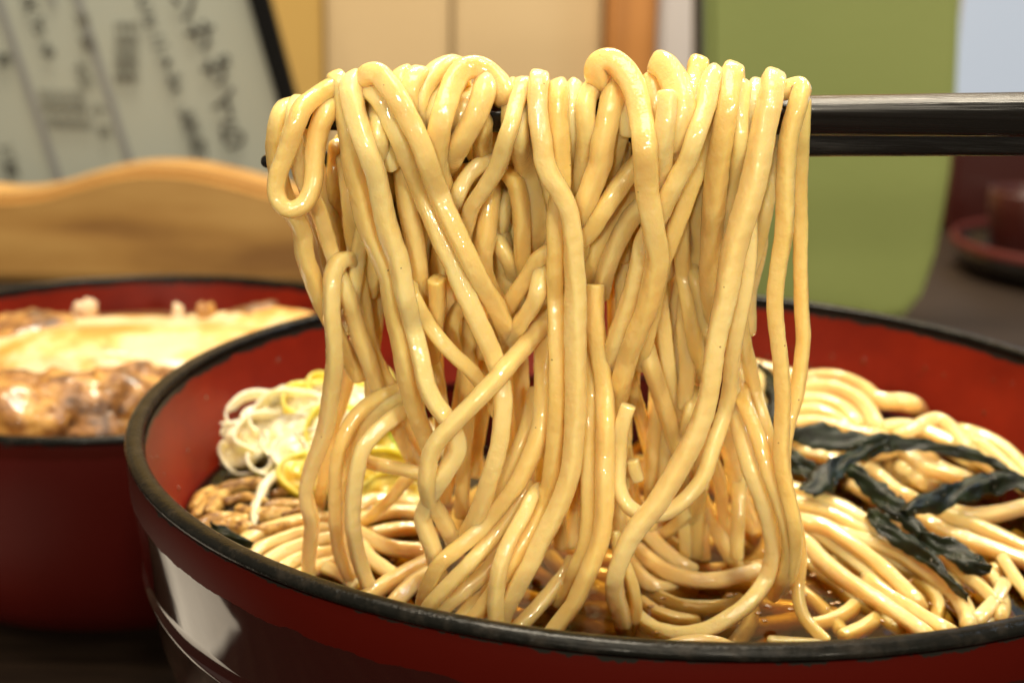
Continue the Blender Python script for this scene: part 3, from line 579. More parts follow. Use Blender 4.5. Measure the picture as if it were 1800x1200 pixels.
# noodles lying on or in the broth: (radius px, label or None, [(u, v, height above the broth in mm)...])
def zh(v):   # height of the heap on the right by picture row, mm above the broth
    return float(np.interp(v, [640, 700, 760, 860, 960, 1060, 1130], [13, 11.2, 8.6, 5.2, 2.2, .6, .2]))
RIGHT = [
(15,'top noodle of the right heap, arching below the red inner wall',[(1395,672),(1422,664),(1470,663),(1515,680),(1545,703),(1583,706),(1603,710)]),
(14,'second noodle from the top of the right heap',[(1390,688),(1413,684),(1459,681),(1498,696),(1527,722),(1541,750)]),
(14,'third noodle from the top of the right heap',[(1385,706),(1408,703),(1447,704),(1481,718),(1506,745)]),
(13,'fourth noodle from the top of the right heap, above the seaweed',[(1380,727),(1405,723),(1436,721),(1470,736),(1493,757)]),
(13,'noodle curled at the far side of the heap against the red wall',[(1580,766),(1600,757),(1626,741),(1651,737),(1674,753),(1695,785)]),
(13,'long noodle following the far edge of the heap',[(1530,757),(1583,748),(1626,758),(1668,776),(1711,798),(1753,827),(1790,850)]),
(13,'outermost noodle at the far right of the heap',[(1690,757),(1720,765),(1753,781),(1782,804),(1812,838)]),
(12,'noodle next to the outermost one at the far right',[(1700,772),(1725,781),(1759,807),(1810,855)]),
(14,'noodle framed by the seaweed strips',[(1585,790),(1600,803),(1620,820),(1654,830),(1688,838)]),
(14,'short noodle seen between the crossing seaweed strips',[(1530,828),(1548,840),(1572,862),(1604,878)]),
(17,'large noodle running out from the lifted bundle under the seaweed',[(1385,858),(1413,866),(1470,890),(1514,913),(1548,938)]),
(15,'noodle just below the large one leaving the bundle',[(1390,882),(1413,888),(1459,902),(1498,922),(1537,945)]),
(19,'thick bright noodle in the middle of the right foreground',[(1385,912),(1413,916),(1450,925),(1493,953),(1535,984),(1572,1016),(1600,1045),(1612,1058)]),
(15,'wet noodle with a long glint below the thick bright one',[(1395,940),(1422,957),(1447,985),(1481,1013),(1521,1041),(1555,1064),(1589,1087),(1625,1113)]),
(15,'noodle curving to the right rim beneath the seaweed',[(1480,938),(1500,945),(1541,956),(1583,973),(1626,1002),(1657,1024),(1682,1047),(1698,1075),(1704,1100)]),
(13,'noodle partly sunk between the wet one and the curving one',[(1530,1020),(1555,1041),(1597,1066),(1634,1090),(1665,1106)]),
(12,'thin noodle lying across the seaweed leaf',[(1584,932),(1617,951),(1654,975),(1688,1003),(1725,1032),(1755,1062)]),
(14,'noodle right of the seaweed leaf, upper',[(1622,912),(1668,938),(1711,953),(1753,968),(1812,990)]),
(13,'noodle right of the seaweed leaf, middle',[(1650,900),(1663,905),(1697,917),(1739,934),(1810,968)]),
(14,'bright noodle below the right seaweed strip',[(1650,888),(1675,900),(1711,906),(1753,902),(1812,888)]),
(12,'noodle curled beside the right rim',[(1730,1000),(1745,1013),(1759,1036),(1765,1062),(1758,1085)]),
(12,'noodle nearest the right edge above the rim',[(1765,985),(1774,998),(1789,1020),(1808,1046)]),
(13,'noodle end lying below the curled one by the right rim',[(1718,1090),(1735,1072),(1752,1052),(1762,1030)]),
(13,'noodle behind the free hanging pair at the top of the heap',[(1320,642),(1345,648),(1375,655),(1405,664),(1430,672)]),
(14,'noodle below the seaweed tip left of the heap',[(1320,655),(1335,668),(1345,690),(1352,715)]),
(13,'noodle edge seen over the far seaweed strip',[(1400,745),(1430,742),(1460,748),(1500,760),(1550,770)]),
(13,'yellowish noodle under the long seaweed strip',[(1500,790),(1540,797),(1580,790),(1620,800)]),
(13,'noodle between the seaweed crossing and the large noodle',[(1420,870),(1450,880),(1490,895),(1520,920)]),
]
LOW = [
(16,'greyish noodle in a long shallow curve over the dark broth',[(1108,955,2),(1137,980,2),(1170,1003,1.8),(1212,1017,1.6),(1253,1020,1.5),(1295,1013,1.5),(1330,1003,1.5)]),
(15,'noodle tucked above the greyish shallow curve',[(1120,925,2.5),(1143,942,2.2),(1166,967,2),(1195,990,1),(1215,1002,0)]),
(16,'noodle below the left end of the greyish curve',[(1095,970,1.5),(1112,995,1),(1130,1016,.6),(1150,1030,.2),(1180,1036,-.8),(1215,1036,-1.5)]),
(14,'sunken amber noodle under the broth between two curves',[(1140,1040,-1.2),(1178,1060,-1.2),(1203,1067,-1.2),(1237,1069,-1.2),(1270,1066,-1.3),(1298,1055,-1.6)]),
(14,'sunken amber noodle just above the big round curve',[(1128,1060,-1),(1153,1078,-1),(1187,1089,-1),(1222,1094,-1.2)]),
(14,'sunken noodle near the rim at the lower right',[(1290,1135,-1.5),(1303,1118,-1.4),(1317,1098,-1.4),(1322,1070,-1.6)]),
(17,'pale rounded noodle top just showing above the rim',[(1165,1142,.6),(1195,1132,1.2),(1230,1128,1.4),(1262,1132,1),(1290,1145,.2)]),
(10,'flat pale noodle end by the rim at the lower right',[(1355,1126,.6),(1385,1129,.5),(1440,1132,.2)]),
(14,'sunken noodle curving right of the dark broth',[(1425,1100,-1),(1445,1096,-1),(1476,1085,-1),(1504,1064,-1),(1517,1044,-1)]),
(14,'sunken amber noodle beside the wet one',[(1485,1118,-1),(1515,1105,-1),(1545,1085,-1.2),(1565,1066,-1.4)]),
(14,'sunken noodle below the hanging rightmost one',[(1410,1040,-1),(1430,1055,-1.2),(1455,1078,-1.4),(1480,1110,-1.4)]),
(13,'sunken noodle right of the thick bright one',[(1600,1010,-1),(1632,1035,-1),(1650,1062,-1),(1645,1092,-1.2)]),
(15,'uppermost noodle of the small left bunch on the broth',[(575,912,1.2),(530,916,1.2),(492,926,1.2),(450,940,1),(420,960,.7)]),
(14,'second noodle of the small left bunch on the broth',[(570,930,1),(527,938,1),(492,951,1),(458,965,.7),(437,985,.3)]),
(14,'third noodle of the small left bunch, nearer the rim',[(580,948,1),(545,955,1),(500,970,1),(470,988,.7),(450,1006,.2)]),
(14,'fourth noodle of the small left bunch, touching the rim',[(590,970,1),(545,976,1),(505,993,.8),(480,1012,.4)]),
(13,'fifth noodle of the small left bunch',[(600,985,.8),(560,996,.8),(525,1012,.4),(500,1030,0)]),
(15,'noodle crossing behind the fan toward the centre at lower left',[(600,925,1.5),(622,935,1.5),(645,944,1.5),(668,957,1.5),(700,965,1.4),(745,968,1.2)]),
(12,'grey wet noodle end above the lower left crossing',[(640,940,.8),(675,934,.9),(702,929,1),(730,928,1)]),
(14,'noodle running under the lower left knot',[(610,935,.8),(630,955,1),(652,982,1.2),(680,1003,1.2),(705,1022,1)]),
(16,'noodle end crossing in front at the lower left rim',[(765,980,1.6),(737,995,1.8),(703,1012,1.8),(675,1029,1.6),(650,1046,1.2),(630,1062,.6)]),
(15,'wet noodle end beside it at the rim',[(752,1008,1.2),(728,1024,1.4),(707,1044,1.2),(690,1062,.8)]),
(14,'noodle behind the wet leek gap at the lower left',[(610,900,2),(650,882,2),(690,880,2),(730,885,2)]),
(14,'orange tinted noodle under the diagonal one at left',[(620,915,1.2),(660,905,1.2),(700,898,1.2),(745,900,1.2)]),
(13,'noodle between the small left bunch and the rim end',[(575,1000,.6),(600,1010,.6),(625,1030,.4)]),
]

def resample(pts, n_step=6.0):
    return smooth_curve(pts, n_step)

curves = []     # dicts: uv (n,2), c (n,), r (px), order etc.
for k, (rp, d0, d1, over, lab, pts) in enumerate(HANG):
    q = resample(np.array(pts, float))
    n = len(q); s = np.concatenate([[0], np.cumsum(np.linalg.norm(np.diff(q, axis=0), axis=1))]); s /= s[-1]
    prof = d0 if isinstance(d0, tuple) else None
    if prof: d0 = prof[0]
    Y0 = YF + d0 * .001
    if d1 == 's': Y1 = float(atZ(q[-1][0], q[-1][1], ZB - .0015)[1])
    else: Y1 = YF + d1 * .001
    f = s * s * (3 - 2 * s); Yv = Y0 + (Y1 - Y0) * f
    if prof: Yv = YF + .001 * np.interp(s, np.linspace(0, 1, len(prof)), prof)
    c = np.array([cY(u, v, y) for (u, v), y in zip(q, Yv)])
    px = s * np.sum(np.linalg.norm(np.diff(q, axis=0), axis=1)); dv = np.zeros(n)
    if not over and not any(x in lab for x in ('blunt cut', 'square cut', 'blunt topped', 'stubby', 'rightmost noodle', 'hanging free')): dv = np.maximum(dv, np.clip(1 - px / 46, 0, 1) ** 1.3)
    if q[-1][1] < 1000 and not any(x in lab for x in ('cut end', 'end hanging', 'stubby')): dv = np.maximum(dv, np.clip(1 - (px[-1] - px) / 46, 0, 1) ** 1.3)
    c = c + .0075 * dv
    back = np.zeros(n, bool)
    if over:
        g = np.random.default_rng(100 + k); u0, v0 = q[0]; sgn = g.uniform(-1, 1)
        if u0 < 640: sgn = 2.6
        if u0 > 1300: sgn = -1.2
        L = g.uniform(180, 560); pre = []
        for (dv, dd) in ((3, 2.2), (14, 5.2), (40, 7.4), (90, 8.6), (160, 9.4)):
            pre.append((u0 + sgn * dv * .10, v0 + dv, Y0 + dd * .001))
        vv = 160
        while vv < L:
            vv += 70; pre.append((u0 + sgn * vv * .10 + g.uniform(-8, 8), v0 + vv, Y0 + (9.6 + (vv - 160) / 90) * .001))
        pre = resample(np.array([(a, b, y * 1e4) for a, b, y in pre][::-1] + [(u0, v0, Y0 * 1e4)]))
        pre = pre[:-1]
        cp_ = np.array([cY(a, b, y * 1e-4) for a, b, y in pre])
        q = np.vstack([pre[:, :2], q]); c = np.concatenate([cp_, c]); back = np.concatenate([np.ones(len(pre), bool), back])
    curves.append(dict(q=q, c=c, r=rp, lab=lab, back=back, hang=True))
# deep filling strands: the far side of the lifted bundle
g = np.random.default_rng(5)
for k in range(44):
    u = 590 + (k + g.uniform(-.35, .35)) * 17.2
    v0 = g.uniform(238, 262); v1 = g.uniform(820, 985)
    amp = g.uniform(-26, 26); sl = g.uniform(-45, 45)
    if u < 800: v1 = g.uniform(520, 640) if u < 700 else g.uniform(640, 760)
    if u > 1290: continue
    pts = []
    for t in np.linspace(0, 1, 8): pts.append((u + sl * t + amp * math.sin(t * 3.1 + k), v0 + (v1 - v0) * t))
    if u < 720: pts = [(p_[0] + (p_[1] - v0) * .16, p_[1]) for p_ in pts]
    q = resample(np.array(pts)); n = len(q)
    Yv = YF + (.0098 + (k % 3) * .0026) + np.linspace(0, .010, n)
    c = np.array([cY(a, b, y) for (a, b), y in zip(q, Yv)])
    curves.append(dict(q=q, c=c, r=g.uniform(14.5, 17), lab=None, back=np.ones(n, bool), hang=True))

# ---- settle the bundle: push touching noodles apart along the line of sight, keep their order
U = np.concatenate([cu['q'] for cu in curves]); Cc = np.concatenate([cu['c'] for cu in curves])
ID = np.concatenate([np.full(len(cu['q']), i) for i, cu in enumerate(curves)])
LI = np.concatenate([np.arange(len(cu['q'])) for cu in curves])
RP = np.concatenate([rv(cu['q'][:, 1]) * cu['r'] * .1815 / FPX for cu in curves])
BK = np.concatenate([cu['back'] for cu in curves])
N = len(U); I_, J_ = [], []
for i0 in range(0, N, 600):
    D = np.hypot(U[i0:i0 + 600, None, 0] - U[None, :, 0], U[i0:i0 + 600, None, 1] - U[None, :, 1])
    a, b = np.nonzero(D < 42)
    a = a + i0; k = (a < b) & ((ID[a] != ID[b]) | (np.abs(LI[a] - LI[b]) > 14))
    I_.append(a[k]); J_.append(b[k])
I_ = np.concatenate(I_); J_ = np.concatenate(J_)
lat = np.hypot(*(U[I_] - U[J_]).T) * .183 / FPX
need = np.sqrt(np.maximum((.97 * (RP[I_] + RP[J_])) ** 2 - lat ** 2, 0))
keep = need > 0; I_, J_, need = I_[keep], J_[keep], need[keep]
sg = np.where(Cc[I_] <= Cc[J_], 1.0, -1.0)
# keep one order per touching stretch: decide by the mean depth difference of the two noodles around that spot
starts = np.cumsum([0] + [len(cu['q']) for cu in curves])
ch_front = np.array([cY(900, 200, YF + .0016)])[0]
for it in range(110):
    gap = (Cc[J_] - Cc[I_]) * sg; pen = np.maximum(need - gap, 0)
    add = np.zeros(N); cnt = np.zeros(N)
    np.add.at(add, I_, -.5 * sg * pen); np.add.at(add, J_, .5 * sg * pen)
    act = pen > 0; np.add.at(cnt, I_[act], 1); np.add.at(cnt, J_[act], 1)
    Cc = Cc + .9 * add / np.maximum(cnt, 1) * 1.6
    for a, b in zip(starts[:-1], starts[1:]):
        Cc[a:b] = lap(Cc[a:b], 7 if it < 100 else 3)
    # the chopstick: front parts stay before it, back parts behind it
    z1 = (U[:, 1] > 176) & (U[:, 1] < 234)
    fr_ = z1 & ~BK & (U[:, 0] > 470)
    lim = np.array([0.0])
    Cf = (-.0462 - RP - CAM[1]) / (1 / 1.0)
    Y_of = lambda: CAM[1] + Cc * ((U[:, 0] - 900) / FPX * RV[1] - (U[:, 1] - 600) / FPX * UV[1] + FV[1])
    Yn = Y_of(); dy = ((U[:, 0] - 900) / FPX * RV[1] - (U[:, 1] - 600) / FPX * UV[1] + FV[1])
    tgt = -.0462 - RP; m_ = fr_ & (Yn > tgt) & (Yn < -.040)
    Cc[m_] = (tgt[m_] - CAM[1]) / dy[m_]
    tg2 = -.0418 + RP; m_ = z1 & BK & (Yn < tg2)
    Cc[m_] = (tg2[m_] - CAM[1]) / dy[m_]
a = 0
for cu in curves:
    n = len(cu['q']); cu['c'] = lap(Cc[a:a + n], 9); a += n

REST = (mesh_obj,)
nk = 0
def make_noodle(path, rad, lab, group, seed, mt, flat=False, ring=16):
    global nk
    V, F = tube(path, rad, ring=ring, sq=3.0 + 1.0 * ((seed * 37) % 10) / 10, asp=1.0 + .07 * math.sin(seed * 1.7), seed=seed, flat_end=flat)
    org = V.mean(0)
    o = mesh_obj('noodle', V - org, F, mt); o.location = org
    tag(o, lab, 'noodle', group); nk += 1
    return o
for k, cu in enumerate(curves):
    pts = np.array([P(u, v, c) for (u, v), c in zip(cu['q'], cu['c'])])
    pts = lap(pts, 2)
    rad_ = rv(cu['q'][:, 1]) * cu['r'] * .1815 / FPX
    path = smooth_curve(np.column_stack([pts, rad_]), .00055)
    path = lap(path, 2); rr = path[:, 3]; path = path[:, :3]
    n = len(path)
    if cu['lab']: make_noodle(path, rr, cu['lab'], 'noodles lifted on the chopsticks', 300 + k, M_NOODLE, flat='cut' in cu['lab'] or 'blunt' in cu['lab'])
    else: make_noodle(path, rr, 'shaded noodle hanging in the back row of the lifted bundle', 'back row noodles of the lifted bundle', 300 + k, M_NOODLE, ring=12)

def lying(rp, lab, pts, group, seed, sink=0.0):
    w3 = np.array([atZ(u, v, ZB + h * .001) for u, v, h in pts])
    path = smooth_curve(w3, .0008)
    cm = np.mean([cZ(u, v, ZB + h * .001) for u, v, h in pts])
    return make_noodle(lap(path, 2), 0.95 * min(rp, 15.0) * cm / FPX, lab, group, seed, M_NOODLE_SOUP, ring=14)
gq = np.random.default_rng(21)
for k, (rp, lab, pts) in enumerate(RIGHT):
    off = 0.4 * math.sin(k * 2.1)
    p3 = [(u, v, zh(v) + off) for u, v in pts]
    (u0, v0, h0), (u1, v1, h1) = p3[0], p3[1]; (ua, va_, ha), (ub, vb, hb_) = p3[-2], p3[-1]
    if ub < 1795: p3.append((ub + (ub - ua) * .55, vb + (vb - va_) * .55 + 6, hb_ - 3.4)); p3.append((ub + (ub - ua) * .8, vb + (vb - va_) * .8 + 14, hb_ - 7.0))
    if u0 > 1440: p3.insert(0, (u0 - (u1 - u0) * .5, v0 - (v1 - v0) * .5 + 5, h0 - 4.0))
    lying(rp, lab, p3, 'noodles heaped in the right of the bowl', 700 + k)
    for m_ in range(2 if len(pts) > 4 else 1):      # companions lying alongside, a little lower
        du, dv_ = gq.uniform(-26, 18), gq.uniform(13, 30) * (1 + m_)
        q3 = [(u + du + gq.uniform(-4, 4), min(v + dv_ + gq.uniform(-4, 4), 1112), zh(min(v + dv_, 1112)) + off - 1.7 - 1.3 * m_) for u, v, _ in p3[:len(pts)]]
        q3[0] = (q3[0][0], q3[0][1], q3[0][2] - 4); q3[-1] = (q3[-1][0], q3[-1][1], q3[-1][2] - 5)
        w3_ = np.array([atZ(*q_[:2], ZB + q_[2] * .001) for q_ in q3])
        if np.hypot(w3_[:, 0], w3_[:, 1]).max() > .0775: continue
        lying(gq.uniform(12, 14.5), 'noodle in the right heap partly covered by the ones above it', q3, 'noodles inside the right heap', 1200 + 3 * k + m_)
for k, (rp, lab, pts) in enumerate(LOW):
    lying(rp, lab, pts, 'noodles lying in the broth', 800 + k)
# filling noodles beneath: arcs lying in the bowl
g = np.random.default_rng(11)
cnt = 0
while cnt < 84:
    a0 = g.uniform(0, 6.28); rad_c = g.uniform(0, .055); cx, cy = rad_c * math.cos(a0), rad_c * math.sin(a0)
    Rr = g.uniform(.014, .05); th0 = g.uniform(0, 6.28); span = g.uniform(1.0, 2.6)
    zz = g.uniform(-11, -3.5) if cnt < 60 else g.uniform(-4, -1.8)
    heap = cnt >= 84
    pts = []
    okk = True
    for t in np.linspace(0, 1, 9):
        th = th0 + span * t; x, y = cx + Rr * math.cos(th), cy + Rr * .8 * math.sin(th)
        if math.hypot(x, y) > .0755 - max(0, -zz - 4) * .0011: okk = False; break
        hp = 0
        if heap:
            if x < .022 or y < -.028: okk = False; break
            hp = max(0, min(1, (y + .05) / .09)) * 9.0
        
        pts.append((x, y, ZB + .001 * ((zz if not heap else g.uniform(-3.2, -2.2) + hp * .8) + .5 * math.sin(t * 5 + cnt))))
    if not okk or len(pts) < 9: continue
    path = smooth_curve(lap(np.array(pts), 1), .001)
    make_noodle(lap(path, 2), g.uniform(.00125, .0015), 'noodle coiled low in the broth beneath the others' if not heap else 'noodle buried inside the right heap beneath the seaweed',
                'noodles sunk in the broth' if not heap else 'noodles inside the right heap', 900 + cnt, M_NOODLE_SOUP, ring=10)
    cnt += 1

# ================================================================== CHOPSTICKS
M_CH = mat('black_lacquer_chopstick', (.006, .0055, .005), rough=.22, coat=.15, coat_rough=.12, spec=.4)
_t = NT(M_CH); _co = _t.coord(12, 900, 900)
_h = _t.noise(_co, 1.0, 4, .65)
_t.l(_t.bump(_h, .35, .0003), _t.b.inputs['Normal']); _t.l(_t.ramp(_h, [(.4, (.14,) * 3), (.65, (.42,) * 3)]), _t.b.inputs['Roughness'])
CHR = .36
def stick(label, pts, rot):
    """pts: (u, v, Y, half height mm) along the stick, left tip to right end"""
    t = thing('chopstick', tuple(map(float, atY(pts[0][0], pts[0][1], pts[0][2]))), label, 'chopstick', 'pair of chopsticks')
    w3 = np.array([list(atY(u, v, y)) + [h] for u, v, y, h in pts]); p = smooth_curve(w3, .0018)
    tip0 = p[0].copy(); cap_ = [tip0 + (p[1] - p[0]) / np.linalg.norm((p[1] - p[0])[:3]) * 0 for _ in range(0)]
    d0 = (p[0] - p[1])[:3]; d0 /= np.linalg.norm(d0); hm = p[0][3] * .001
    caps = []
    for aa in np.linspace(1.50, .1, 9): caps.append(np.concatenate([p[0][:3] + d0 * hm * math.sin(aa), [p[0][3] * max(.02, math.cos(aa))]]))
    p = np.vstack([np.array(caps), p])
    path, hh = p[:, :3], p[:, 3] * .001
    V, F = [], []; ring = 32; ang = np.linspace(0, 2 * math.pi, ring, endpoint=False)
    T = np.gradient(path, axis=0); T /= np.linalg.norm(T, axis=1)[:, None]
    Z = np.array([0, 0, 1.0]); K = len(path)
    e = 2 / 5.0; cx = np.sign(np.cos(ang)) * np.abs(np.cos(ang)) ** e; cz = np.sign(np.sin(ang)) * np.abs(np.sin(ang)) ** e
    ca, sa = math.cos(rot), math.sin(rot)
    rings = []
    for i in range(K):
        B = Z - T[i] * T[i].dot(Z); B /= np.linalg.norm(B); N_ = np.cross(B, T[i])
        k = 1.0
        X = (cx * ca - cz * sa) * hh[i] * k; Y = (cx * sa + cz * ca) * hh[i] * k
        rings.append(path[i] + X[:, None] * N_ + Y[:, None] * B)
    V = np.vstack(rings + [path[0][None] - T[0] * .00002, path[-1][None]])
    for i in range(K - 1):
        for j in range(ring): F.append((i * ring + j, (i + 1) * ring + j, (i + 1) * ring + (j + 1) % ring, i * ring + (j + 1) % ring))
    for j in range(ring):
        F.append((K * ring, j, (j + 1) % ring)); F.append((K * ring + 1, (K - 1) * ring + (j + 1) % ring, (K - 1) * ring + j))
    o = mesh_obj('shaft', V - np.array(t.location), F, M_CH, t)
    return t
stick('upper black chopstick holding the noodles, running off the right edge', [(487,205,-.0440,1.0),(600,206,-.0440,1.55),(870,205,-.0440,1.75),(1150,203,-.0440,2.0),(1420,203,-.0440,2.25),(1800,201,-.0440,2.5),(2300,197,-.0440,2.8)], CHR)
stick('lower black chopstick with the round tip showing left of the teardrop loop', [(470,283,-.0340,.92),(486,283,-.0340,1.0),(600,277,-.0340,1.2),(870,266,-.0345,1.5),(1150,255,-.0355,1.9),(1420,246,-.0368,2.2),(1800,239,-.0385,2.6),(2300,234,-.040,2.9)], .04)

# ================================================================== SEAWEED
M_NORI = mat('wet_seaweed', (.010, .016, .010), rough=.45, coat=.32, coat_rough=.06, spec=.12, sss=.02, sss_r=(.3, 1, .3), sss_scale=.001)
_t = NT(M_NORI); _co = _t.coord()
_t.l(_t.ramp(_t.noise(_co, 260, 5, .65), [(.4, (.002, .004, .002)), (.62, (.010, .018, .006)), (.8, (.040, .055, .014))]), _t.b.inputs['Base Color'])
_t.l(_t.bump(_t.noise(_co, 900, 5, .7), .7, .0004), _t.b.inputs['Normal'])
_t.l(_t.bump(_t.noise(_co, 1500, 3, .7), 1.0, .00020), _t.b.inputs['Coat Normal'])
def ribbon(name, pts, mt, label, cat, group=None, thick=.00022, seed=0, wr=.00045, lift=1.0):
    """pts: (u, v, height mm above the broth, width px)"""
    g = np.random.default_rng(seed)
    w3 = np.array([list(atZ(u, v, ZB + .001 * h)) + [wd * float(cZ(u, v, ZB + .001 * h)) / FPX] for u, v, h, wd in pts])
    p = smooth_curve(w3, .0007); path, wd = p[:, :3], p[:, 3]
    T = np.gradient(path, axis=0); T /= np.linalg.norm(T, axis=1)[:, None]
    n = len(path); m_ = 9; V = []
    s = np.arange(n) * .0007; ph = g.uniform(0, 6.28, 8)
    cam_d = path - CAM; cam_d /= np.linalg.norm(cam_d, axis=1)[:, None]
    jag = [lap(g.normal(0, 1, n), 3) * .16 if 'seaweed' in name else np.zeros(n) for _ in range(2)]; crk = lap(g.normal(0, 1, (n, m_)), 2) * (.00022 if 'seaweed' in name else 0)
    for side in (0, 1):
        for i in range(n):
            S = np.cross(T[i], -cam_d[i]); S /= np.linalg.norm(S)
            S = S * .8 + .6 * np.cross(T[i], [0, 0, 1.0]); S /= np.linalg.norm(S)
            Nn = np.cross(S, T[i])
            if Nn[2] < 0: Nn = -Nn
            for j in range(m_):
                a = (j / (m_ - 1) - .5)
                ww = wd[i] * (1 + .10 * math.sin(s[i] * 900 + ph[0] + a * 2) + .08 * math.sin(s[i] * 2100 + ph[1] + (a > 0) * 2) + jag[int(a > 0)][i])
                hgt = wr * (math.sin(s[i] * 420 + a * 5 + ph[2]) + .6 * math.sin(s[i] * 900 + a * 9 + ph[3]) + .5 * math.sin(a * 12 + ph[4] + s[i] * 200)) + .0006 * math.cos(a * 3) + crk[i, j]
                V.append(path[i] + S * a * ww + Nn * (hgt - side * thick))
    F = []; q = n * m_
    for i in range(n - 1):
        for j in range(m_ - 1):
            a, b, c_, d = i * m_ + j, i * m_ + j + 1, (i + 1) * m_ + j + 1, (i + 1) * m_ + j
            F.append((a, b, c_, d)); F.append((q + d, q + c_, q + b, q + a))
        for j in (0, m_ - 1):
            a, d = i * m_ + j, (i + 1) * m_ + j
            F.append((a, d, q + d, q + a) if j == 0 else (d, a, q + a, q + d))
    for i in (0, n - 1):
        for j in range(m_ - 1):
            a, b = i * m_ + j, i * m_ + j + 1
            F.append((b, a, q + a, q + b) if i == 0 else (a, b, q + b, q + a))
    V = np.array(V); org = V.mean(0)
    o = mesh_obj(name, V - org, F, mt); o.location = org
    return tag(o, label, cat, group)
def sw(pts, label, seed):
    ribbon('seaweed_strip', [(u, v, zh(v) + h, wd) for u, v, h, wd in pts], M_NORI, label, 'seaweed', 'seaweed strips on the noodles', seed=seed)
sw([(1385,762,2.4,26),(1415,762,2.6,44),(1450,768,2.6,52),(1500,775,2.5,46),(1560,778,2.3,34),(1620,783,2.2,26),(1680,792,2.2,24),(1735,808,2.2,22),(1770,828,2.2,20),(1805,850,2.2,18)], 'longest seaweed strip, stretching along the top to the right edge', 1)
sw([(1420,868,2.4,34),(1440,846,2.8,50),(1462,828,3.0,44),(1492,808,3.0,30),(1530,793,3.0,26),(1565,783,3.0,18)], 'crumpled dark seaweed folded at the left of the crossing', 2)
sw([(1490,822,2.6,22),(1515,838,2.8,32),(1545,868,2.8,40),(1575,895,2.8,42),(1605,918,2.6,34),(1622,940,2.4,22)], 'seaweed strip running down from the crossing to the leaf', 3)
sw([(1585,900,3.4,22),(1622,885,3.6,36),(1665,872,3.6,42),(1705,858,3.6,44),(1750,847,3.6,40),(1785,848,3.6,34),(1812,858,3.6,30)], 'shiny seaweed strip going up to the right edge', 4)
sw([(1528,898,2.2,22),(1555,925,2.2,34),(1590,950,2.1,34),(1625,975,2.0,28),(1655,1003,1.8,22),(1685,1035,1.6,16),(1703,1052,1.4,8)], 'thin black seaweed strip pointing down right into the broth', 5)
sw([(1618,940,2.2,20),(1650,958,2.4,34),(1690,978,2.4,42),(1722,995,2.2,36),(1742,1003,2.0,14)], 'green seaweed leaf spotted with droplets', 6)
sw([(1332,640,1.2,10),(1350,655,1.6,18),(1358,680,1.8,30),(1360,705,1.6,26),(1358,735,1.2,18),(1372,752,1.2,12)], 'small seaweed piece seen between the hanging noodles', 7)
sw([(1385,800,2.0,26),(1402,815,2.2,34),(1424,832,2.2,34),(1440,852,2.0,24)], 'dark seaweed edge behind the free hanging noodles', 8)
sw([(370,925,.6,14),(395,938,.8,22),(425,950,.8,18),(445,958,.4,8)], 'dark bit of seaweed by the left rim', 9)

# ================================================================== LEEK
def leek_mat(name, a, b, s=.6):
    mt = mat(name, a, rough=.35, coat=.5, coat_rough=.12, sss=s, sss_r=(1, .9, .5), sss_scale=.003)
    t = NT(mt); co = t.coord(1, 1, 1)
    t.l(t.ramp(t.noise(co, 300, 3), [(.35, b), (.6, a)]), t.b.inputs['Base Color'])
    t.l(t.bump(t.noise(co, 900, 3), .4, .0002), t.b.inputs['Normal']); return mt
M_LW = leek_mat('leek_white', (.93, .86, .62), (.90, .76, .42))
M_LY = leek_mat('leek_yellow', (.80, .70, .16), (.74, .52, .06))
M_LG = leek_mat('leek_green', (.42, .62, .02), (.62, .70, .06))
def leek_ring(u, v, Z, rx, ry, tilt, yaw, wdt, a0, a1, mt, label, seed, group='leek slices heaped in the broth', layers=1, thick=.0009, disc=False):
    ctr = atZ(u, v, Z); g = np.random.default_rng(seed)
    n = 56; m_ = 6; V = []; F = []
    for L in range(layers):
        k = 1 - L * .26; base = len(V); full = (a1 - a0) >= 359
        for i in range(n + 1):
            th = math.radians(a0 + (a1 - a0) * i / n); w_ = 1 + .05 * math.sin(3 * th + seed) + .04 * math.sin(5 * th + seed * 2)
            if full: w_ = 1 + .06 * math.sin(3 * th + seed)
            for j in range(m_ * 2):
                s_ = j / m_ if j < m_ else (2 * m_ - 1 - j) / m_
                off = -.5 if j < m_ else .5
                zz = (s_ * m_ / (m_ - 1) - .5) * wdt if j < m_ else ((2 * m_ - 1 - j) / (m_ - 1) - .5) * wdt
                rr = off * thick * (1 - .35 * abs(zz / wdt * 2) ** 3)
                V.append(((rx * k * w_ + rr) * math.cos(th), (ry * k * w_ + rr) * math.sin(th), zz + .0007 * math.sin(2 * th + seed + L) + L * .0003))
        M2 = m_ * 2
        for i in range(n):
            for j in range(M2):
                F.append((base + i * M2 + j, base + (i + 1) * M2 + j, base + (i + 1) * M2 + (j + 1) % M2, base + i * M2 + (j + 1) % M2))
        F.append(tuple(base + j for j in range(M2))); F.append(tuple(base + n * M2 + j for j in range(M2))[::-1])
    if disc:
        base = len(V); nr = 18
        for i in range(nr + 1):
            q_ = i / nr
            for j in range(48):
                th = 2 * math.pi * j / 48; w_ = 1 + .06 * math.sin(3 * th + seed)
                V.append((rx * w_ * q_ * math.cos(th), ry * w_ * q_ * math.sin(th), wdt * .12 + .00013 * math.cos(q_ * 20) + .0014 * (1 - q_ * q_) + .0003 * math.sin(4 * th + q_ * 6)))
        for i in range(nr):
            for j in range(48): F.append((base + i * 48 + j, base + (i + 1) * 48 + j, base + (i + 1) * 48 + (j + 1) % 48, base + i * 48 + (j + 1) % 48))
    o = mesh_obj('leek_slice', V, F, mt); o.location = ctr
    o.rotation_euler = (math.radians(tilt * .95), math.radians(g.uniform(-18, 18)), math.radians(yaw))
    return tag(o, label, 'leek', group)
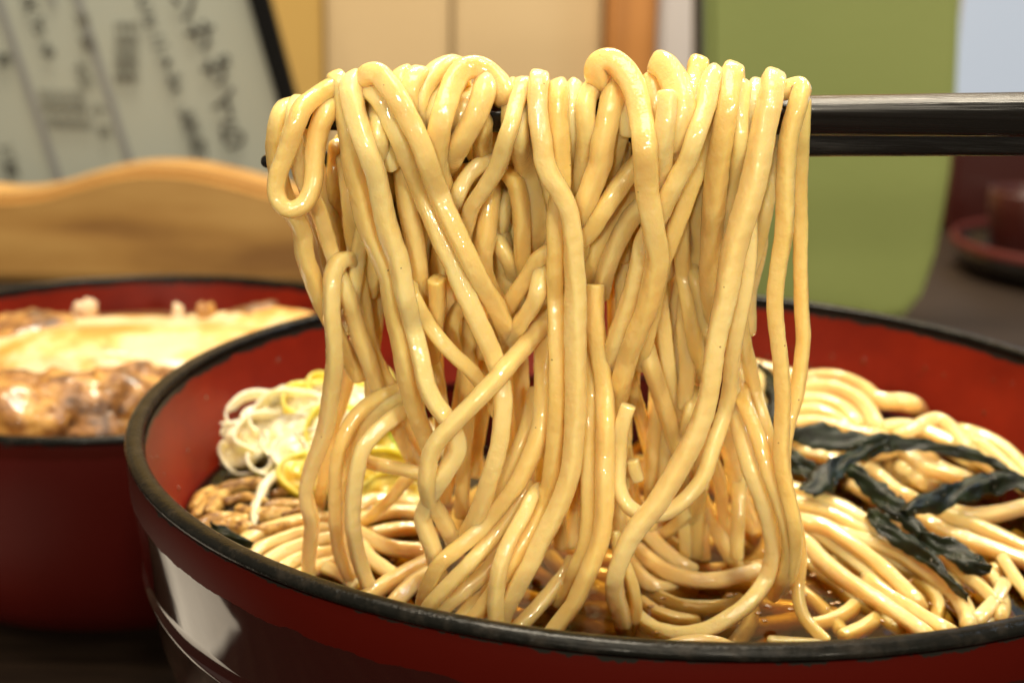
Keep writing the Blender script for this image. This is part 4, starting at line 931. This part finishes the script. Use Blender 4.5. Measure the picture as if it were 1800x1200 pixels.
LR = [ # u, v, Z(mm above broth), rx, ry (mm), tilt, yaw, width mm, a0, a1, mat, label
(400,780,3.6,5.4,4.2,62,12,1.5,-30,325,0,'large open white leek ring at the left end of the heap, dark gap inside',1),
(428,778,4.2,5.2,4.6,50,-10,1.5,0,360,0,'nested white leek ring just right of the open one',3),
(455,722,8.5,6.5,4.4,30,20,1.3,20,200,0,'thin white leek arc on top of the heap above a dark slit',1),
(515,745,8.0,8.0,6.4,40,-12,1.9,-20,230,0,'broad white leek arc in the middle of the heap',1),
(470,770,5.5,6.5,5.0,45,25,1.6,-40,240,0,'second broad leek arc with an orange hollow',2),
(540,800,4.6,6.4,5.0,50,5,2.2,0,360,0,'white leek ring low against the hanging noodles',2),
(520,715,10.0,5.6,4.6,35,-30,1.6,0,360,0,'white leek ring near the top of the heap',2),
(550,705,11.4,6.0,4.6,30,15,1.7,10,300,1,'yellow leek piece at the crest of the heap',2),
(500,700,10.8,3.4,2.0,60,60,1.4,0,200,0,'small curled leek tip sticking up from the heap',1),
(575,690,11.6,5.0,4.0,25,40,1.6,0,330,1,'yellow leek slice left of the straight slanting noodle',2),
(560,760,8.0,7.2,5.6,45,-20,2.1,0,360,0,'white leek ring behind the hooked noodle',3),
(640,690,11.5,6.4,5.2,48,10,2.6,0,360,1,'yellow leek slice seen between two hanging noodles, upper',3),
(655,672,12.8,4.6,3.2,50,-30,1.5,0,250,0,'pale leek arc at the top between the hanging noodles',1),
(632,722,9.5,6.0,5.0,45,30,2.2,0,360,0,'cream leek slice behind the left fan',2),
(668,768,7.6,8.6,6.4,40,-12,2.6,0,360,2,'bright green leek slice in the triangular gap',2),
(705,795,5.4,6.0,4.6,55,20,2.6,0,360,1,'pale yellow leek slice below the green one',2),
(665,842,3.0,7.6,5.4,62,5,3.4,0,360,1,'big yellow leek slice below the wet horizontal noodle',3),
(700,872,1.8,6.6,4.6,60,-18,2.6,0,360,1,'yellow leek slice low in the broth by the centre',2),
(535,835,3.0,5.0,4.2,55,30,2.6,0,360,1,'golden leek slice at the foot of the heap',2),
(490,800,4.0,5.8,4.4,50,-5,1.8,180,420,0,'white leek arc at the front of the heap',1),
(600,760,8.0,7.0,5.6,45,0,2.6,0,360,1,'yellow leek slice behind the fan of three noodles',3),
(600,820,5.0,7.0,5.6,50,14,2.8,0,360,1,'yellow leek slice behind the hanging noodles near the broth',3),
(580,720,9.5,6.6,5.2,40,-24,2.4,0,360,0,'cream leek slice behind the hooked noodle top',3),
(640,760,7.5,6.6,5.2,50,22,2.6,0,360,1,'yellow leek slice behind the middle of the fan',3),
(510,770,6.0,5.6,4.8,48,-15,2.0,0,360,0,'white leek ring filling the middle of the heap',3),
(470,740,7.0,5.2,4.0,40,35,1.6,0,360,0,'white leek ring beneath the thin top arc',2),
(440,800,3.0,5.8,4.0,58,-25,1.7,170,400,0,'white leek band forming the front of the open ring',1),
]
for k, (u, v, z, rx, ry, ti, ya, wd, a0, a1, mi, lb, ly) in enumerate(LR):
    leek_ring(u, v, ZB + z * .001, rx * .001, ry * .001, ti, ya, wd * (.0013 if a1 - a0 >= 359 else .0022), a0, a1, (M_LW, M_LY, M_LG)[mi], lb, k + 1, layers=1, thick=.0007, disc=a1 - a0 >= 359)
core = atZ(522, 796, ZB + .002)
o = blob('leek_heap', float(core[0]) + .006, float(core[1]) + .010, ZB + .001, .023, .012, .0080, M_LW, 5, .25, 2.2, sub=5); tag(o, 'mass of shredded yellowish leek at the core of the heap', 'leek', kind='stuff')
ribbon('leek_strand', [(492,826,3.5,12),(474,842,3.6,17),(460,862,3,18),(450,888,2,15),(446,912,1,13),(447,928,0,10)], M_LW, 'white leek strand drooping from the heap into the broth', 'leek', seed=31, thick=.0009, wr=.0001)
# golden slivers in the broth, left
M_BIT = food_mat('fried_tofu', [(.36, (.16, .06, .01)), (.5, (.52, .28, .05)), (.66, (.76, .52, .16))], sc_=420, bs=1100, bump=1.0, rough=.5, coat=.35, sss=.1)
BITS = [((345,905),(365,880),(380,862),'golden brown sliver standing near the left wall',13),((368,900),(385,878),(398,868),'pale yellow sliver beside the left wall',11),
((400,880),(430,873),(462,880),'golden sliver left of the drooping leek strand',12),((465,890),(500,885),(540,886),'yellow sliver right of the drooping leek strand',12),
((350,925),(390,912),(430,915),'brown sliver along the left rim',11),((375,940),(405,925),(440,930),'ochre sliver with a bright wet spot by the rim',12),
((430,905),(470,908),(510,902),'thin ochre sliver floating in front of the leek',9),((500,905),(530,898),(560,900),'small golden sliver near the hanging noodle',9),
((395,860),(430,850),(470,852),'brown sliver under the open leek ring',11),((480,868),(510,862),(545,866),'amber sliver under the heap',11),
((340,890),(352,872),(372,858),'dark golden sliver touching the wall',10),((440,932),(475,930),(505,922),'brown sliver above the small noodle bunch',8),
((640,905),(680,895),(720,898),'orange sliver between the noodles near the centre',11),((420,892),(445,900),(470,898),'small yellow sliver beside the strand',8)]
for k, (a, b, c_, lb, rp) in enumerate(BITS):
    w3 = np.array([atZ(q_[0], q_[1], ZB + .0007 + .0006 * ((k * 7) % 3)) for q_ in (a, b, c_)])
    path = smooth_curve(w3, .0006); n = len(path)
    gg = np.random.default_rng(k); rr = rp * .24 / FPX * (.75 + .35 * np.sin(np.linspace(.3, 2.9, n))) * (1 + .15 * gg.standard_normal(n).cumsum() / math.sqrt(n))
    V, F = tube(path, np.clip(rr, .0004, .002), ring=12, sq=2.2, asp=1.25, seed=k + 50, wob=.12)
    og = V.mean(0); o = mesh_obj('fried_tofu_sliver', V - og, F, M_BIT); o.location = og; tag(o, lb, 'garnish', 'golden slivers in the broth')

# ================================================================== DROPLETS
M_OIL = mat('oil_droplet', (.30, .14, .03), rough=.05, coat=1, coat_rough=.02, spec=.9)
g = np.random.default_rng(77); bm = bmesh.new(); nd = 0
spots = [(1165,1050),(1188,1047),(1163,1065),(1278,1047),(1283,1044),(1293,1043),(1392,1040),(1400,1035),(1332,1077),(1552,1090),(1437,1000),(1525,1028),(1558,1033),(1602,1018),(1600,1022),(1636,1060),(1665,1055),(1700,1070),(1728,1073),(690,983),(708,955),(572,1000),(573,982),(480,960),(497,945),(510,897),(437,870)]
for _ in range(70):
    spots.append((g.uniform(1400, 1790), g.uniform(930, 1100))) if _ < 45 else spots.append((g.uniform(1120, 1400), g.uniform(960, 1115)))
for (u, v) in spots:
    p = atZ(u, v, ZB + .0001)
    if math.hypot(p[0], p[1]) > .079: continue
    r = g.uniform(.0002, .0005)
    mtx = Matrix.Translation(Vector(p)) @ Matrix.Diagonal((r * g.uniform(1, 1.8), r, r * .45, 1))
    bmesh.ops.create_icosphere(bm, subdivisions=2, radius=1, matrix=mtx); nd += 1
me = bpy.data.meshes.new('oil_droplets'); bm.to_mesh(me); bm.free(); me.materials.append(M_OIL)
me.polygons.foreach_set('use_smooth', [True] * len(me.polygons))
o = bpy.data.objects.new('oil_droplets', me); C.objects.link(o); tag(o, 'tiny glinting oil droplets scattered over the broth surface', 'droplets', kind='stuff')
# droplets clinging to the seaweed
bm = bmesh.new()
for (u0, v0, n, sp) in ((1690,980,16,28),(1650,870,10,34),(1575,890,12,26),(1480,775,8,40),(1740,850,8,28),(1455,840,6,18)):
    for _ in range(n):
        u, v = u0 + g.normal() * sp, v0 + g.normal() * 8; Z = ZB + .001 * (zh(v) + 4.0)
        r = g.uniform(.00010, .00026); bmesh.ops.create_icosphere(bm, subdivisions=2, radius=r, matrix=Matrix.Translation(Vector(atZ(u, v, Z))))
me = bpy.data.meshes.new('droplets'); bm.to_mesh(me); bm.free(); me.materials.append(M_OIL)
me.polygons.foreach_set('use_smooth', [True] * len(me.polygons))
me.materials[0] = mat('water_bead', (.03, .03, .02), rough=.03, coat=1, coat_rough=.02, spec=.8)
o = bpy.data.objects.new('water_droplets', me); C.objects.link(o); tag(o, 'tiny wet droplets clinging to the seaweed strips', 'droplets', kind='stuff')
print('noodles', nk)

# splashes on the red inner wall
g = np.random.default_rng(5); bm = bmesh.new(); PR = sorted([(z, r) for r, z in in1[:8]])
for _ in range(46):
    th = g.choice([g.uniform(2.6, 3.9), g.uniform(.1, 1.2)]); z = g.uniform(-.018, -.005); r = float(np.interp(z, [p_[0] for p_ in PR], [p_[1] for p_ in PR])) - .00005
    q = g.uniform(.00015, .0005); bmesh.ops.create_icosphere(bm, subdivisions=2, radius=1, matrix=Matrix.Translation((r * math.cos(th), r * math.sin(th), z)) @ Matrix.Rotation(th, 4, 'Z') @ Matrix.Diagonal((q * .4, q, q * g.uniform(1, 1.6), 1)))
me = bpy.data.meshes.new('broth_splashes'); bm.to_mesh(me); bm.free(); me.materials.append(mat('splash', (.16, .03, .01), rough=.04, coat=1, coat_rough=.02))
me.polygons.foreach_set('use_smooth', [True] * len(me.polygons))
o = bpy.data.objects.new('broth_splashes', me); C.objects.link(o); tag(o, 'small broth splashes on the red inner wall of the noodle bowl', 'droplets', kind='stuff')
